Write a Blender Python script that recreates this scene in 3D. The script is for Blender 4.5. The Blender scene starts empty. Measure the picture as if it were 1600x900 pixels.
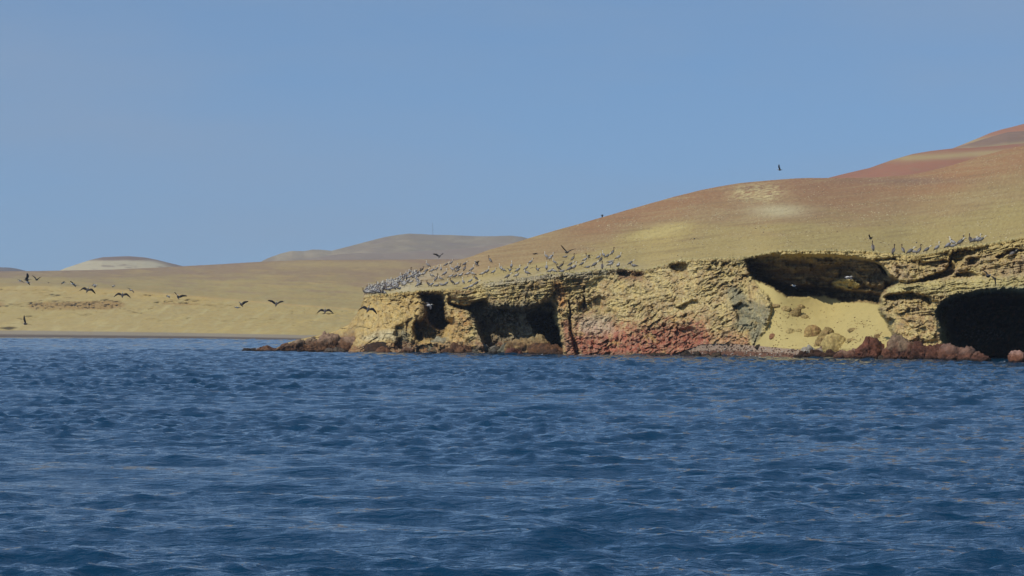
import bpy, math, random
import numpy as np
random.seed(7); RNG = np.random.RandomState(11)
SC = bpy.context.scene
COL = SC.collection

# ------------------------------------------------------------------ camera, sky, sun, exposure
F = 4000.0          # focal length in pixels of the 1600 px wide photograph
CAMH = 2.3          # a seat in a boat
HZ = 519.0          # the horizon's row in the photograph
cam = bpy.data.cameras.new("camera"); camo = bpy.data.objects.new("camera", cam); COL.objects.link(camo)
camo.location = (0, 0, CAMH); camo.rotation_euler = (math.radians(90), 0, 0)
cam.sensor_width = 36; cam.lens = F / 1600 * 36; cam.shift_y = (HZ - 450) / 1600
cam.clip_start = 0.5; cam.clip_end = 30000
SC.camera = camo
TO_SUN = np.array([-0.60, -0.47, 0.80]); TO_SUN /= np.linalg.norm(TO_SUN)
ELEV = math.asin(TO_SUN[2]); AZ = math.atan2(TO_SUN[0], TO_SUN[1])
world = bpy.data.worlds.new("World"); SC.world = world; world.use_nodes = True
wn = world.node_tree
SKYLIFT = 0.14
sky = wn.nodes.new('ShaderNodeTexSky'); sky.sky_type = 'NISHITA'; sky.sun_disc = False
sky.sun_elevation = ELEV; sky.sun_rotation = AZ % (2 * math.pi)
sky.altitude = 0; sky.air_density = 1.0; sky.dust_density = 0.3; sky.ozone_density = 3.0
hs = wn.nodes.new('ShaderNodeHueSaturation'); hs.inputs['Saturation'].default_value = 1.14
# dry coastal air: the deep blue comes down almost to the horizon
tcw = wn.nodes.new('ShaderNodeTexCoord'); vadd = wn.nodes.new('ShaderNodeVectorMath'); vadd.operation = 'ADD'; vadd.inputs[1].default_value = (0, 0, SKYLIFT)
vnm = wn.nodes.new('ShaderNodeVectorMath'); vnm.operation = 'NORMALIZE'
wn.links.new(tcw.outputs['Generated'], vadd.inputs[0]); wn.links.new(vadd.outputs[0], vnm.inputs[0]); wn.links.new(vnm.outputs[0], sky.inputs['Vector'])
wn.links.new(sky.outputs[0], hs.inputs['Color'])
wmp = wn.nodes.new('ShaderNodeMapping'); wmp.inputs['Scale'].default_value = (3.2, 3.2, 13); wmp.inputs['Location'].default_value = (.7, 0, .3)
wno = wn.nodes.new('ShaderNodeTexNoise'); wno.inputs['Scale'].default_value = 1.0; wno.inputs['Detail'].default_value = 5; wno.inputs['Roughness'].default_value = .55
wmr = wn.nodes.new('ShaderNodeMapRange'); wmr.inputs[1].default_value = .42; wmr.inputs[2].default_value = .75; wmr.inputs[3].default_value = 0; wmr.inputs[4].default_value = .55
wmx = wn.nodes.new('ShaderNodeMix'); wmx.data_type = 'RGBA'; wmx.inputs[7].default_value = (2.45, 3.15, 4.25, 1)      # thin veil of high cloud
wn.links.new(tcw.outputs['Generated'], wmp.inputs[0]); wn.links.new(wmp.outputs[0], wno.inputs['Vector']); wn.links.new(wno.outputs['Fac'], wmr.inputs[0])
wn.links.new(wmr.outputs[0], wmx.inputs[0]); wn.links.new(hs.outputs[0], wmx.inputs[6]); wn.links.new(wmx.outputs[2], wn.nodes['Background'].inputs[0])
wn.nodes['Background'].inputs[1].default_value = 0.118
sun = bpy.data.lights.new("sun", 'SUN'); sun.energy = 3.55; sun.angle = math.radians(0.53); sun.color = (1.0, 0.94, 0.84)
suno = bpy.data.objects.new("sun", sun); COL.objects.link(suno)
from mathutils import Vector, Matrix
suno.rotation_euler = Vector(TO_SUN).to_track_quat('Z', 'Y').to_euler()
SC.view_settings.view_transform = 'Standard'; SC.view_settings.look = 'None'
SC.view_settings.exposure = 0; SC.view_settings.gamma = 1

# ------------------------------------------------------------------ noise
_P = np.arange(256); np.random.RandomState(5).shuffle(_P); _P = np.concatenate([_P, _P, _P]).astype(np.int32)
_G = np.random.RandomState(6).normal(size=(256, 3)).astype(np.float32); _G /= np.linalg.norm(_G, axis=1)[:, None]
def pn(x, y, z, seed=0):
    x = np.asarray(x, np.float32) + seed * 17.13; y = np.asarray(y, np.float32) + seed * 5.71; z = np.asarray(z, np.float32) + 0 * x
    y = y + 0 * x
    xi = np.floor(x).astype(np.int32); yi = np.floor(y).astype(np.int32); zi = np.floor(z).astype(np.int32)
    xf = x - xi; yf = y - yi; zf = z - zi
    xi &= 255; yi &= 255; zi &= 255
    u = xf * xf * xf * (xf * (xf * 6 - 15) + 10); v = yf * yf * yf * (yf * (yf * 6 - 15) + 10); w = zf * zf * zf * (zf * (zf * 6 - 15) + 10)
    out = 0
    for dx in (0, 1):
        for dy in (0, 1):
            a = _P[_P[(xi + dx) & 255] + ((yi + dy) & 255)]
            for dz in (0, 1):
                g = _G[_P[a + ((zi + dz) & 255)]]
                d = g[..., 0] * (xf - dx) + g[..., 1] * (yf - dy) + g[..., 2] * (zf - dz)
                out = out + d * (u if dx else 1 - u) * (v if dy else 1 - v) * (w if dz else 1 - w)
    return out * 1.6
def fbm(x, y, z, oct=4, seed=0, gain=0.5, ridged=False):
    a = 1.0; s = 0; f = 1.0; t = 0
    for o in range(oct):
        n = pn(np.asarray(x) * f, np.asarray(y) * f, np.asarray(z) * f, seed + o)
        if ridged: n = 1 - 2.2 * np.abs(n)
        s = s + a * n; t += a; a *= gain; f *= 2.03
    return s / t
def sstep(a, b, x):
    t = np.clip((np.asarray(x, float) - a) / (b - a), 0, 1); return t * t * (3 - 2 * t)
def lin(c):
    c = np.array(c, float) / 255; return np.where(c < 0.04045, c / 12.92, ((c + 0.055) / 1.055) ** 2.4)
def ipl(pts):
    xs = [p[0] for p in pts]; ys = [p[1] for p in pts]
    return lambda x: np.interp(x, xs, ys)

# ------------------------------------------------------------------ mesh and object helpers
def mesh_from(name, V, Fc, mats, cols=None, smooth=True, mat_idx=None):
    me = bpy.data.meshes.new(name)
    V = np.ascontiguousarray(V, np.float32).reshape(-1, 3)
    if isinstance(Fc, np.ndarray):
        k = Fc.shape[1]; n = len(Fc)
        me.vertices.add(len(V)); me.vertices.foreach_set('co', V.ravel())
        me.loops.add(n * k); me.loops.foreach_set('vertex_index', np.ascontiguousarray(Fc, np.int32).ravel())
        me.polygons.add(n); me.polygons.foreach_set('loop_start', np.arange(0, n * k, k, dtype=np.int32))
        me.polygons.foreach_set('loop_total', np.full(n, k, np.int32))
    else:
        me.from_pydata(V.tolist(), [], Fc)
    me.polygons.foreach_set('use_smooth', np.full(len(me.polygons), smooth))
    for m in (mats if isinstance(mats, (list, tuple)) else [mats]): me.materials.append(m)
    if mat_idx is not None: me.polygons.foreach_set('material_index', np.asarray(mat_idx, np.int32))
    if cols is not None:
        ca = me.color_attributes.new('tint', 'FLOAT_COLOR', 'POINT')
        c4 = np.ones((len(V), 4), np.float32); c4[:, :3] = np.asarray(cols).reshape(-1, 3)
        ca.data.foreach_set('color', c4.ravel())
    me.update(calc_edges=True); me.validate()
    return me
def link(name, me, parent=None, **props):
    o = bpy.data.objects.new(name, me); COL.objects.link(o)
    if parent: o.parent = parent
    for k, v in props.items(): o[k] = v
    return o
def grid_faces(nr, nc):
    i = np.arange(nr - 1)[:, None] * nc + np.arange(nc - 1)[None, :]
    return np.stack([i, i + 1, i + nc + 1, i + nc], -1).reshape(-1, 4)
DULL = 0.77      # all ground is a little darker than the sunlit photograph shows it
def tint_mat(name, scale=3.0, var=0.25, bump=0.15, bdist=0.1, rough=0.9, dull=None, fine=0.5, bscale=None, spec=0.2):
    m = bpy.data.materials.new(name); m.use_nodes = True; nt = m.node_tree; b = nt.nodes['Principled BSDF']
    at = nt.nodes.new('ShaderNodeAttribute'); at.attribute_name = 'tint'
    tc = nt.nodes.new('ShaderNodeTexCoord')
    n1 = nt.nodes.new('ShaderNodeTexNoise'); n1.inputs['Scale'].default_value = scale; n1.inputs['Detail'].default_value = 6; n1.inputs['Roughness'].default_value = 0.65
    nt.links.new(tc.outputs['Object'], n1.inputs['Vector'])
    mr = nt.nodes.new('ShaderNodeMapRange'); mr.inputs[1].default_value = 0.3; mr.inputs[2].default_value = 0.7
    mr.inputs[3].default_value = (1 - var) * (dull or DULL); mr.inputs[4].default_value = (1 + var) * (dull or DULL)
    nt.links.new(n1.outputs['Fac'], mr.inputs[0])
    vm = nt.nodes.new('ShaderNodeVectorMath'); vm.operation = 'SCALE'
    nt.links.new(at.outputs['Color'], vm.inputs[0]); nt.links.new(mr.outputs[0], vm.inputs['Scale'])
    nt.links.new(vm.outputs[0], b.inputs['Base Color'])
    n2 = nt.nodes.new('ShaderNodeTexNoise'); n2.inputs['Scale'].default_value = bscale or scale * 1.7; n2.inputs['Detail'].default_value = 5; n2.inputs['Roughness'].default_value = 0.6
    nt.links.new(tc.outputs['Object'], n2.inputs['Vector'])
    bp = nt.nodes.new('ShaderNodeBump'); bp.inputs['Strength'].default_value = bump; bp.inputs['Distance'].default_value = bdist
    nt.links.new(n2.outputs['Fac'], bp.inputs['Height']); nt.links.new(bp.outputs[0], b.inputs['Normal'])
    b.inputs['Roughness'].default_value = rough; b.inputs['Specular IOR Level'].default_value = spec
    return m
M_CLIFF = tint_mat('cliff_rock', 3.2, 0.34, 1.0, 0.14, bscale=6.5, dull=.86)
M_HILL = tint_mat('desert_sand', 0.5, 0.07, 0.5, 0.10, bscale=1.2)
M_SAND = tint_mat('bay_sand', 1.2, 0.05, 0.4, 0.05)
M_BEACH = tint_mat('pebbles', 9.0, 0.35, 1.0, 0.08)
M_FAR = tint_mat('far_sand', 0.02, 0.07, 0.6, 1.5, bscale=0.05)
M_ROCK = tint_mat('shore_rock', 2.6, 0.5, 1.0, 0.16, rough=0.8, bscale=5)
M_BIRD = tint_mat('plumage', 30.0, 0.15, 0.2, 0.01, rough=0.8)

def ray(px, py, Y):
    px = np.asarray(px, float); Y = np.asarray(Y, float)
    return np.stack([(px - 800) / F * Y, Y + 0 * px, CAMH + (HZ - np.asarray(py, float)) / F * Y], -1)

# ------------------------------------------------------------------ the water
def build_water():
    # height field of many wind waves; finer near the boat
    d0, d1, n = 14.0, 330.0, 960
    d = d0 * (d1 / d0) ** (np.arange(n) / (n - 1))
    mid = np.arange(d1 + 2.4, 900, 2.4); d = np.concatenate([d, mid]); step_far = 900 * 1.02 ** np.arange(1, 145); step_far = step_far[step_far < 5600]
    dd = np.concatenate([d, step_far])
    u = np.linspace(-0.29, 0.29, 600)
    D, U = np.meshgrid(dd.astype(np.float32), u.astype(np.float32), indexing='ij')
    X = U * (D + 14); Y = D.copy()
    sp = np.maximum(D * 0.0028, 0.02)
    rng = np.random.RandomState(3)
    N = 150
    lam = 0.14 * (6.0 / 0.14) ** ((np.arange(N) + rng.rand(N)) / N)
    head = math.radians(-100)
    # gust patches: short ripples wax and wane over the surface
    gust = 0.85 + 1.0 * pn(X / 16, Y / 26, 0, 3) + 0.7 * pn(X / 5, Y / 9, 0, 4)
    gust = np.clip(.25 + .75 * gust, 0.3, 1.45)
    calm = 1 - 0.35 * np.exp(-((Y - 46 - 0.10 * X) / 9) ** 2)
    gust = (gust * calm).astype(np.float32)
    far_amp = (1 + 0.9 * sstep(50, 160, D) + 1.2 * sstep(160, 700, D)).astype(np.float32)
    H = np.zeros_like(X); DX = np.zeros_like(X); DY = np.zeros_like(X)
    for L in lam:
        th = head + rng.normal() * (0.42 if L > 1.2 else 0.72)
        k = 2 * math.pi / L
        sl = 0.036 * (1.0 if L < 0.8 else (0.8 / L) ** 0.70)
        a = sl / k
        w = np.clip((L / sp - 0.7) / 0.8, 0, 1)
        if L < 1.4: w = w * gust
        w = w * far_amp
        rows = np.nonzero(w.max(axis=1) > 0)[0]
        if len(rows) == 0: continue
        r1 = rows[-1] + 1
        ph = (k * math.cos(th)) * X[:r1] + (k * math.sin(th)) * Y[:r1] + rng.rand() * 6.283
        H[:r1] += a * w[:r1] * np.cos(ph); sn = a * w[:r1] * np.sin(ph)
        DX[:r1] -= math.cos(th) * sn; DY[:r1] -= math.sin(th) * sn
    V = np.stack([X + DX, Y + DY, H], -1)
    # the sheet goes on behind the boat and to both sides
    nr, nc = D.shape
    faces = grid_faces(nr, nc)
    V = V.reshape(-1, 3)
    extra = []
    base = len(V)
    ring = np.array([[-5600, -600, 0], [5600, -600, 0], [5600, 5600, 0], [-5600, 5600, 0]], float)
    V = np.vstack([V, ring])
    A, B, C, E = 0, nc - 1, nr * nc - 1, (nr - 1) * nc
    m = bpy.data.materials.new('sea'); m.use_nodes = True; nt = m.node_tree; b = nt.nodes['Principled BSDF']
    b.inputs['Base Color'].default_value = (0.003, 0.030, 0.066, 1)
    b.inputs['Roughness'].default_value = 0.05; b.inputs['IOR'].default_value = 1.333
    tc = nt.nodes.new('ShaderNodeTexCoord')
    prev = None
    for sc_, dist, stg in ((1.1, 0.16, 0.35), (4.6, 0.08, 0.75), (12.0, 0.028, 0.7)):
        mp = nt.nodes.new('ShaderNodeMapping'); mp.inputs['Scale'].default_value = (0.62, 1.25, 1); mp.inputs['Rotation'].default_value = (0, 0, 0.12)
        nt.links.new(tc.outputs['Object'], mp.inputs[0])
        n = nt.nodes.new('ShaderNodeTexNoise'); n.inputs['Scale'].default_value = sc_; n.inputs['Detail'].default_value = 3; n.inputs['Roughness'].default_value = 0.55
        nt.links.new(mp.outputs[0], n.inputs['Vector'])
        bp = nt.nodes.new('ShaderNodeBump'); bp.inputs['Strength'].default_value = stg; bp.inputs['Distance'].default_value = dist
        nt.links.new(n.outputs['Fac'], bp.inputs['Height'])
        if prev: nt.links.new(prev.outputs[0], bp.inputs['Normal'])
        prev = bp
    nt.links.new(prev.outputs[0], b.inputs['Normal'])
    me = mesh_from('water', V[:base], faces, m)
    link('water', me, kind='structure')
    # outer sheet, a hand's breadth lower than the wave troughs, so that the sea has no edge
    link('open_water', mesh_from('open_water', [[-5600, -600, -.35], [5600, -600, -.35], [5600, 5600, -.35], [-5600, 5600, -.35]], [(0, 1, 2, 3)], m, smooth=False), kind='structure')

# ------------------------------------------------------------------ raster of features drawn on the coast's elevation
RX0, RX1, RY0, RY1, RS = 380, 1860, 350, 590, 2
RW, RH = (RX1 - RX0) * RS, (RY1 - RY0) * RS
def poly(pts, blur=1.5):
    R = np.zeros((RH, RW), np.float32)
    P = np.array([((x - RX0) * RS, (y - RY0) * RS) for x, y in pts], float)
    x0, x1 = int(max(P[:, 0].min() - 1, 0)), int(min(P[:, 0].max() + 2, RW)); y0, y1 = int(max(P[:, 1].min() - 1, 0)), int(min(P[:, 1].max() + 2, RH))
    gx, gy = np.meshgrid(np.arange(x0, x1) + .5, np.arange(y0, y1) + .5)
    ins = np.zeros(gx.shape, bool)
    for i in range(len(P)):
        ax, ay = P[i]; bx, by = P[(i + 1) % len(P)]
        if ay == by: continue
        c = ((ay > gy) != (by > gy)) & (gx < (bx - ax) * (gy - ay) / (by - ay) + ax)
        ins ^= c
    R[y0:y1, x0:x1] = ins
    r = int(round(blur * RS))
    for _ in range(2):
        if r > 0:
            k = 2 * r + 1
            for ax in (0, 1):
                pad = [(0, 0), (0, 0)]; pad[ax] = (r + 1, r)
                c = np.cumsum(np.pad(R, pad, mode='edge'), axis=ax)
                R = (c[k:, :] - c[:-k, :]) / k if ax == 0 else (c[:, k:] - c[:, :-k]) / k
    return R
def samp(R, px, py):
    x = np.clip((px - RX0) * RS - .5, 0, RW - 1.001); y = np.clip((py - RY0) * RS - .5, 0, RH - 1.001)
    xi = x.astype(int); yi = y.astype(int); fx = x - xi; fy = y - yi
    return (R[yi, xi] * (1 - fx) * (1 - fy) + R[yi, xi + 1] * fx * (1 - fy) + R[yi + 1, xi] * (1 - fx) * fy + R[yi + 1, xi + 1] * fx * fy)
def stroke(pts, w, blur=1.0):
    L = [(x, y - w / 2) for x, y in pts]; Rr = [(x, y + w / 2) for x, y in pts][::-1]
    return poly(L + Rr, blur)

WL = ipl([(380, 547), (430, 548), (500, 549), (560, 551), (650, 552), (750, 553), (870, 554.5), (950, 555), (1060, 556.6), (1150, 558), (1220, 559.2), (1300, 560), (1400, 562.5), (1500, 564), (1600, 566), (1780, 570)])
RIM = ipl([(425, 548), (445, 537), (470, 530), (508, 522), (527, 516), (544, 508), (557, 492), (566, 476), (569, 466), (580, 462.5), (597, 460), (616, 458.8), (652, 455), (697, 453), (731, 454), (756, 442), (787, 438.5), (821, 434.5), (855, 428), (900, 426), (939, 422), (968, 420), (1006, 423), (1040, 414), (1060, 407), (1074, 406), (1107, 405), (1130, 405), (1164, 403), (1201, 395), (1220, 392), (1262, 392), (1323, 392), (1360, 393), (1397, 397), (1420, 400), (1458, 396), (1494, 387), (1543, 382), (1560, 379), (1600, 371), (1680, 366), (1780, 362)])
TOP = ipl([(425, 547.6), (445, 536.5), (470, 529.5), (508, 521.5), (527, 515.4), (544, 507), (557, 490.5), (566, 474), (569, 456), (575, 451), (600, 443), (640, 425), (690, 412), (730, 403), (762, 391), (800, 380.5), (830, 371), (860, 362), (900, 351), (950, 337), (1000, 322.5), (1050, 308), (1100, 296), (1150, 287), (1200, 281.5), (1250, 278.5), (1300, 278), (1360, 278), (1425, 273), (1486, 259), (1534, 243), (1600, 227), (1680, 212), (1780, 200)])
TOPY = ipl([(425, 320), (470, 316), (508, 313), (544, 311), (566, 309), (575, 314), (600, 322), (640, 338), (690, 355), (760, 385), (830, 430), (900, 480), (1000, 540), (1150, 600), (1300, 650), (1500, 680), (1780, 720)])
SETB = ipl([(425, 1), (560, 12), (620, 7), (700, 4), (900, 4), (1000, 6), (1100, 8), (1150, 9), (1180, 8), (1250, 7.5), (1380, 9), (1500, 12), (1780, 12)])

PXc = np.arange(425, 1841, 1.0)
NC = len(PXc)
def soft(a, w):
    k = np.hanning(2 * w + 1); k /= k.sum(); return np.convolve(np.pad(a, w, mode='edge'), k, 'valid')
def cells(x, y, seed, jit=.9):
    """cracked-rock cells: a tilted flat facet per cell, and the distance to the cell's edge"""
    xi = np.floor(x).astype(int); yi = np.floor(y).astype(int)
    f1 = np.full(x.shape, 9.); f2 = np.full(x.shape, 9.); val = np.zeros(x.shape)
    for dx in (-1, 0, 1):
        for dy in (-1, 0, 1):
            h = _P[(_P[(xi + dx + seed * 31) & 255] + yi + dy) & 255]; h2 = _P[h + 57]; h3 = _P[h2 + 91]
            cx = xi + dx + .5 + jit * (h / 255. - .5); cy = yi + dy + .5 + jit * (h2 / 255. - .5)
            ux = x - cx; uy = y - cy; d = np.sqrt(ux * ux + uy * uy)
            near = d < f1
            f2 = np.where(near, f1, np.minimum(f2, d)); f1 = np.where(near, d, f1)
            val = np.where(near, (h3 / 255. - .5) * .9 + ux * (h / 127. - 1) * .7 + uy * (h2 / 127. - 1) * .7, val)
    return val, np.clip(f2 - f1, 0, 1)
def coast():
    wl = soft(WL(PXc), 25); rim = RIM(PXc); top = TOP(PXc); setb = np.where(PXc > 600, soft(SETB(PXc), 40), SETB(PXc))
    # uneven rim
    jag = 1.6 * fbm(PXc / 14, 0, 0, 4, 40) * sstep(575, 600, PXc)
    rim_s = soft(rim, 8); rim = np.where(PXc > 580, rim_s, rim) + jag; rimt = np.where(PXc > 580, soft(rim_s, 25), rim)
    top = np.where(PXc > 700, soft(top, 20), top) + 0.8 * fbm(PXc / 60, 1, 0, 3, 42) * sstep(640, 760, PXc)
    n1, n2, n3 = 255, 110, 12
    s1 = (np.arange(n1) / n1)[:, None]
    py1 = (wl + 9)[None] * (1 - s1) + rim[None] * s1
    t = (np.arange(n2) / (n2 - 1))[:, None]; tau = t ** 1.35
    ang = 1 - (1 - tau) ** 1.7
    fade = np.exp(-tau * 30); py2 = (rim[None] * fade + rimt[None] * (1 - fade)) * (1 - ang) + np.minimum(top, rim - .4)[None] * ang
    t3 = (np.arange(1, n3 + 1) / n3)[:, None] * 0.5
    ytop = np.minimum(top, rim - .4)
    py3 = ytop[None] + (rim - ytop)[None] * t3 ** 1.7 + 30 * t3 ** 2
    PX = np.repeat(PXc[None], n1 + n2 + n3, 0); PY = np.vstack([py1, py2, py3])
    yw = CAMH * F / (wl - HZ)
    frac = np.clip((wl[None] - py1) / (wl - rim)[None], -.3, 1)
    X1, Y1 = PX[:n1], py1
    wpx = X1 + 5.0 * fbm(X1 / 22, Y1 / 22, 0, 5, 1, .62); wpy = Y1 + 4.0 * fbm(X1 / 22, Y1 / 22, 7.7, 5, 2, .62)
    wpx = wpx + 2.3 * fbm(X1 / 6, Y1 / 6, 4, 3, 5, .6); wpy = wpy + 2.3 * fbm(X1 / 6, Y1 / 6, 9, 3, 6, .6)
    S = lambda R: samp(R, wpx, wpy)
    D1 = yw[None] + setb[None] * np.clip(frac, 0, 1) ** 1.15
    m = X1 / 15.5; h = Y1 / 15.5      # roughly metres along and up the face
    rough = np.ones_like(m)
    # ---- embayment with its sand slope
    bay = S(poly([(1164, 405), (1172, 430), (1186, 450), (1200, 464), (1205, 482), (1203, 500), (1192, 520), (1180, 538), (1172, 552), (1180, 575), (1392, 580), (1390, 556), (1397, 528), (1390, 510), (1384, 497), (1374, 484), (1376, 464), (1385, 452), (1398, 446), (1403, 440), (1385, 424), (1372, 410), (1330, 402), (1262, 399), (1201, 399)], 1.3))
    wlb = WL(X1)
    up = np.clip((wlb - 16 - Y1) / 82, -.5, 1.2)
    sandD = yw[None] + 2.6 + 11.5 * np.clip(up, 0, 2) + 0.7 * fbm(m / 3, h / 1.5, 0, 5, 71) - 0.5 * np.clip(1 - np.abs(X1 - 1290) / 60, 0, 1)
    cb = yw[None] + setb[None] * np.clip(frac, 0, 1) ** 1.15 + .6; kb = sstep(1180, 1300, X1); sandD = np.minimum(sandD, cb * (1 - kb) + sandD * kb)
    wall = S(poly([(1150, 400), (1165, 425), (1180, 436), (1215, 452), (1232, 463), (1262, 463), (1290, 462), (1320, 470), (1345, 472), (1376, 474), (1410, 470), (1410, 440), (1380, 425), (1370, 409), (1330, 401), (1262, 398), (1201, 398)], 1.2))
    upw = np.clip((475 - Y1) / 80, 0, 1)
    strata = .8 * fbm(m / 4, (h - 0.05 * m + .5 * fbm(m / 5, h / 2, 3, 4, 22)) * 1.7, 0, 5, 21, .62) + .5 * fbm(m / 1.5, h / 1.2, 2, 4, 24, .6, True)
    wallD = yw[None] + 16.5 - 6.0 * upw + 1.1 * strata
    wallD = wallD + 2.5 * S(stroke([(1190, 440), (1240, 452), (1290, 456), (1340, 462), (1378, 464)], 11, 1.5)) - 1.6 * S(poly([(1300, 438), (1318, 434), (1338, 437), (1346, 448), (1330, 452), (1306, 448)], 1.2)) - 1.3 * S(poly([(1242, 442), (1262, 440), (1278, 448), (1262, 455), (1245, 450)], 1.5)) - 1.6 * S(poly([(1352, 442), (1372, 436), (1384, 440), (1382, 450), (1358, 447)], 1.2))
    inner = sandD * (1 - wall) + wallD * wall
    # ---- holes and shelves: (polygon, blur, metres in)
    feats = [
        # left hollow and its column shadows
        ([(655, 459), (672, 456), (692, 458), (695, 475), (698, 496), (708, 500), (710, 510), (700, 520), (693, 535), (668, 530), (655, 534), (646, 525), (648, 505), (663, 500), (668, 488), (660, 470)], 2.0, 4.5),
        ([(664, 462), (688, 462), (693, 480), (697, 500), (705, 505), (690, 515), (672, 505), (668, 480)], 2, 9.0),
        ([(634, 500), (641, 500), (642, 530), (634, 528)], 1.0, 1.6), ([(650, 495), (654, 495), (656, 530), (648, 530)], .8, 1.8),
        ([(618, 510), (632, 505), (632, 545), (620, 545)], 2.5, 2.0),
        # big cavern
        ([(697, 472), (727, 479), (757, 467), (762, 473), (770, 480), (800, 484), (820, 486), (848, 474), (860, 470), (868, 480), (872, 500), (877, 530), (877, 565), (765, 565), (758, 540), (748, 512), (735, 486), (715, 482)], 1.6, 7.5),
        ([(826, 494), (843, 486), (862, 490), (872, 515), (877, 540), (877, 565), (858, 565), (845, 530)], 2, 18.0),
        ([(700, 462), (735, 470), (762, 470), (740, 480), (700, 474)], 1.5, 1.5),
        # rim recesses on the main face
        ([(1045, 414), (1058, 410), (1073, 411), (1072, 422), (1058, 426), (1048, 421)], 1.0, 2.5),
        ([(964, 423), (985, 421), (1007, 426), (1000, 433), (985, 434), (968, 430)], 1.0, 2.2),
        ([(948, 420), (962, 420), (960, 431), (950, 430)], 1.0, 1.8),
        ([(902, 482), (912, 468), (917, 476), (924, 470), (926, 481), (915, 490), (905, 488)], .9, 1.2),
        ([(924, 468), (936, 461), (946, 470), (940, 474), (944, 482), (932, 478)], .9, 1.0),
        ([(1056, 481), (1070, 474), (1088, 470), (1094, 479), (1080, 484), (1087, 493), (1066, 496), (1071, 487)], 1, 1.1),
        ([(1055, 515), (1080, 512), (1092, 518), (1094, 535), (1075, 532), (1058, 525)], 2, 1.2),
        ([(1144, 479), (1160, 473), (1172, 479), (1160, 483), (1159, 497), (1152, 504), (1150, 488)], .9, 1.3),
        # deep cracks
        ([(889, 470), (892, 470), (894, 520), (903, 540), (907, 566), (900, 566), (896, 540), (890, 520)], .7, 1.8),
        ([(912, 445), (915, 445), (913, 480), (910, 480)], .7, 1.0),
        # right cave
        ([(1463, 487), (1475, 474), (1492, 466), (1520, 459), (1568, 455), (1620, 457), (1870, 466), (1870, 590), (1520, 590), (1488, 552), (1480, 546), (1472, 530), (1473, 512), (1466, 498)], 1.6, 16.0),
        ([(1482, 495), (1500, 478), (1540, 468), (1620, 470), (1870, 478), (1870, 590), (1510, 590), (1494, 540)], 3.0, 18.0),
        # crevices of the right headland
        ([(1484, 398), (1498, 389), (1518, 387), (1535, 389), (1524, 396), (1508, 401), (1500, 414), (1492, 426), (1478, 434), (1455, 438), (1428, 441), (1446, 434), (1472, 424), (1484, 412)], .9, 3.2),
        ([(1425, 411), (1450, 409), (1480, 406), (1484, 410), (1464, 416), (1440, 417)], .8, 1.4),
        ([(1494, 427), (1520, 425), (1530, 430), (1510, 434), (1494, 433)], .8, 1.8),
        ([(1517, 400), (1528, 403), (1524, 414), (1514, 412)], 1.6, 1.6),
        ([(1365, 404), (1400, 403), (1403, 407), (1365, 408)], .8, 1.8),
        ([(1555, 402), (1572, 391), (1600, 388), (1640, 386), (1640, 391), (1600, 392), (1576, 396), (1562, 404)], .8, 2.2),
        ([(1400, 416), (1412, 416), (1410, 432), (1402, 430)], 1.5, 1.2),
        ([(1384, 464), (1405, 460), (1428, 459), (1450, 464), (1460, 474), (1440, 470), (1420, 468), (1392, 470)], 1.0, 1.8),
        ([(1405, 441), (1430, 442), (1428, 446), (1406, 446)], .8, .9),
        ([(1387, 496), (1397, 500), (1399, 520), (1402, 535), (1396, 540), (1392, 520)], 1.0, 1.6),
        # proud parts
        ([(756, 445), (800, 438), (850, 433), (868, 440), (862, 462), (830, 480), (800, 480), (768, 476), (762, 462)], 2, -1.4),
        ([(702, 456), (735, 458), (757, 462), (752, 468), (735, 474), (712, 466)], 1.5, -0.8),
        ([(720, 482), (735, 484), (752, 510), (760, 545), (705, 545), (700, 525), (708, 505), (712, 490)], 2, -1.2),
        ([(600, 518), (622, 512), (632, 520), (620, 535), (600, 530)], 2.5, -1.2),
        ([(1385, 448), (1450, 440), (1560, 432), (1600, 428), (1870, 420), (1870, 452), (1600, 452), (1540, 452), (1490, 462), (1470, 474), (1445, 462), (1420, 456), (1385, 462), (1376, 462)], 1.6, -1.6),
        ([(1380, 470), (1440, 468), (1462, 490), (1470, 530), (1400, 535), (1390, 505), (1376, 492)], 2, -0.8),
    ]
    for pts, bl, dep in feats: D1 = D1 + dep * S(poly(pts, bl))
    # layered ledges along the rim and on the right headland
    low = np.clip(1 - frac, 0, 1)
    hh = h + .14 * m + .45 * fbm(m / 4, h / 2, 0, 4, 33); ledge = fbm(m / 5, hh * 2.3, 0, 5, 31, .65, True) + .6 * cells(m / 2.2, hh * 1.9, 9)[0]
    lw = sstep(690, 720, X1) * (1 - sstep(900, 940, X1)) * sstep(.62, .8, frac) + sstep(1395, 1420, X1) * sstep(.35, .5, frac) * .8 + .5 * sstep(.86, .95, frac)
    D1 = D1 - 1.0 * ledge * np.clip(lw, 0, 1)
    # rock relief: cracked blocks of three sizes, their joints warped, with diagonal fins on the main face
    main = sstep(870, 900, X1) * (1 - sstep(1130, 1180, X1))
    a = math.radians(58)
    wx = m + .9 * fbm(m / 3, h / 3, 4, 4, 15); wy = h + .9 * fbm(m / 3, h / 3, 8, 4, 16)
    rxa = wx * math.cos(a) + wy * math.sin(a); rya = -wx * math.sin(a) + wy * math.cos(a)
    def rock_face(rx, ry):
        v2, e2 = cells(rx / .62 + 5, ry / 1.0, 2); v3, e3 = cells(rx / .27 + 3, ry / .42, 3)
        chip = np.sign(v2) * np.abs(v2) ** .6
        return .85 * fbm(rx / 2.2, ry / 3.2, 9, 4, 19, .55, True) + var * (.75 * chip + .22 * v3 + .85 * fbm(rx / .9, ry / 2.0, 3, 6, 12, .72, True))
    v1, e1 = cells(wx / 2.3, wy / 1.9, 1); v0, e0 = cells(wx / 1.2 + 7, wy / .8, 4)
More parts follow.
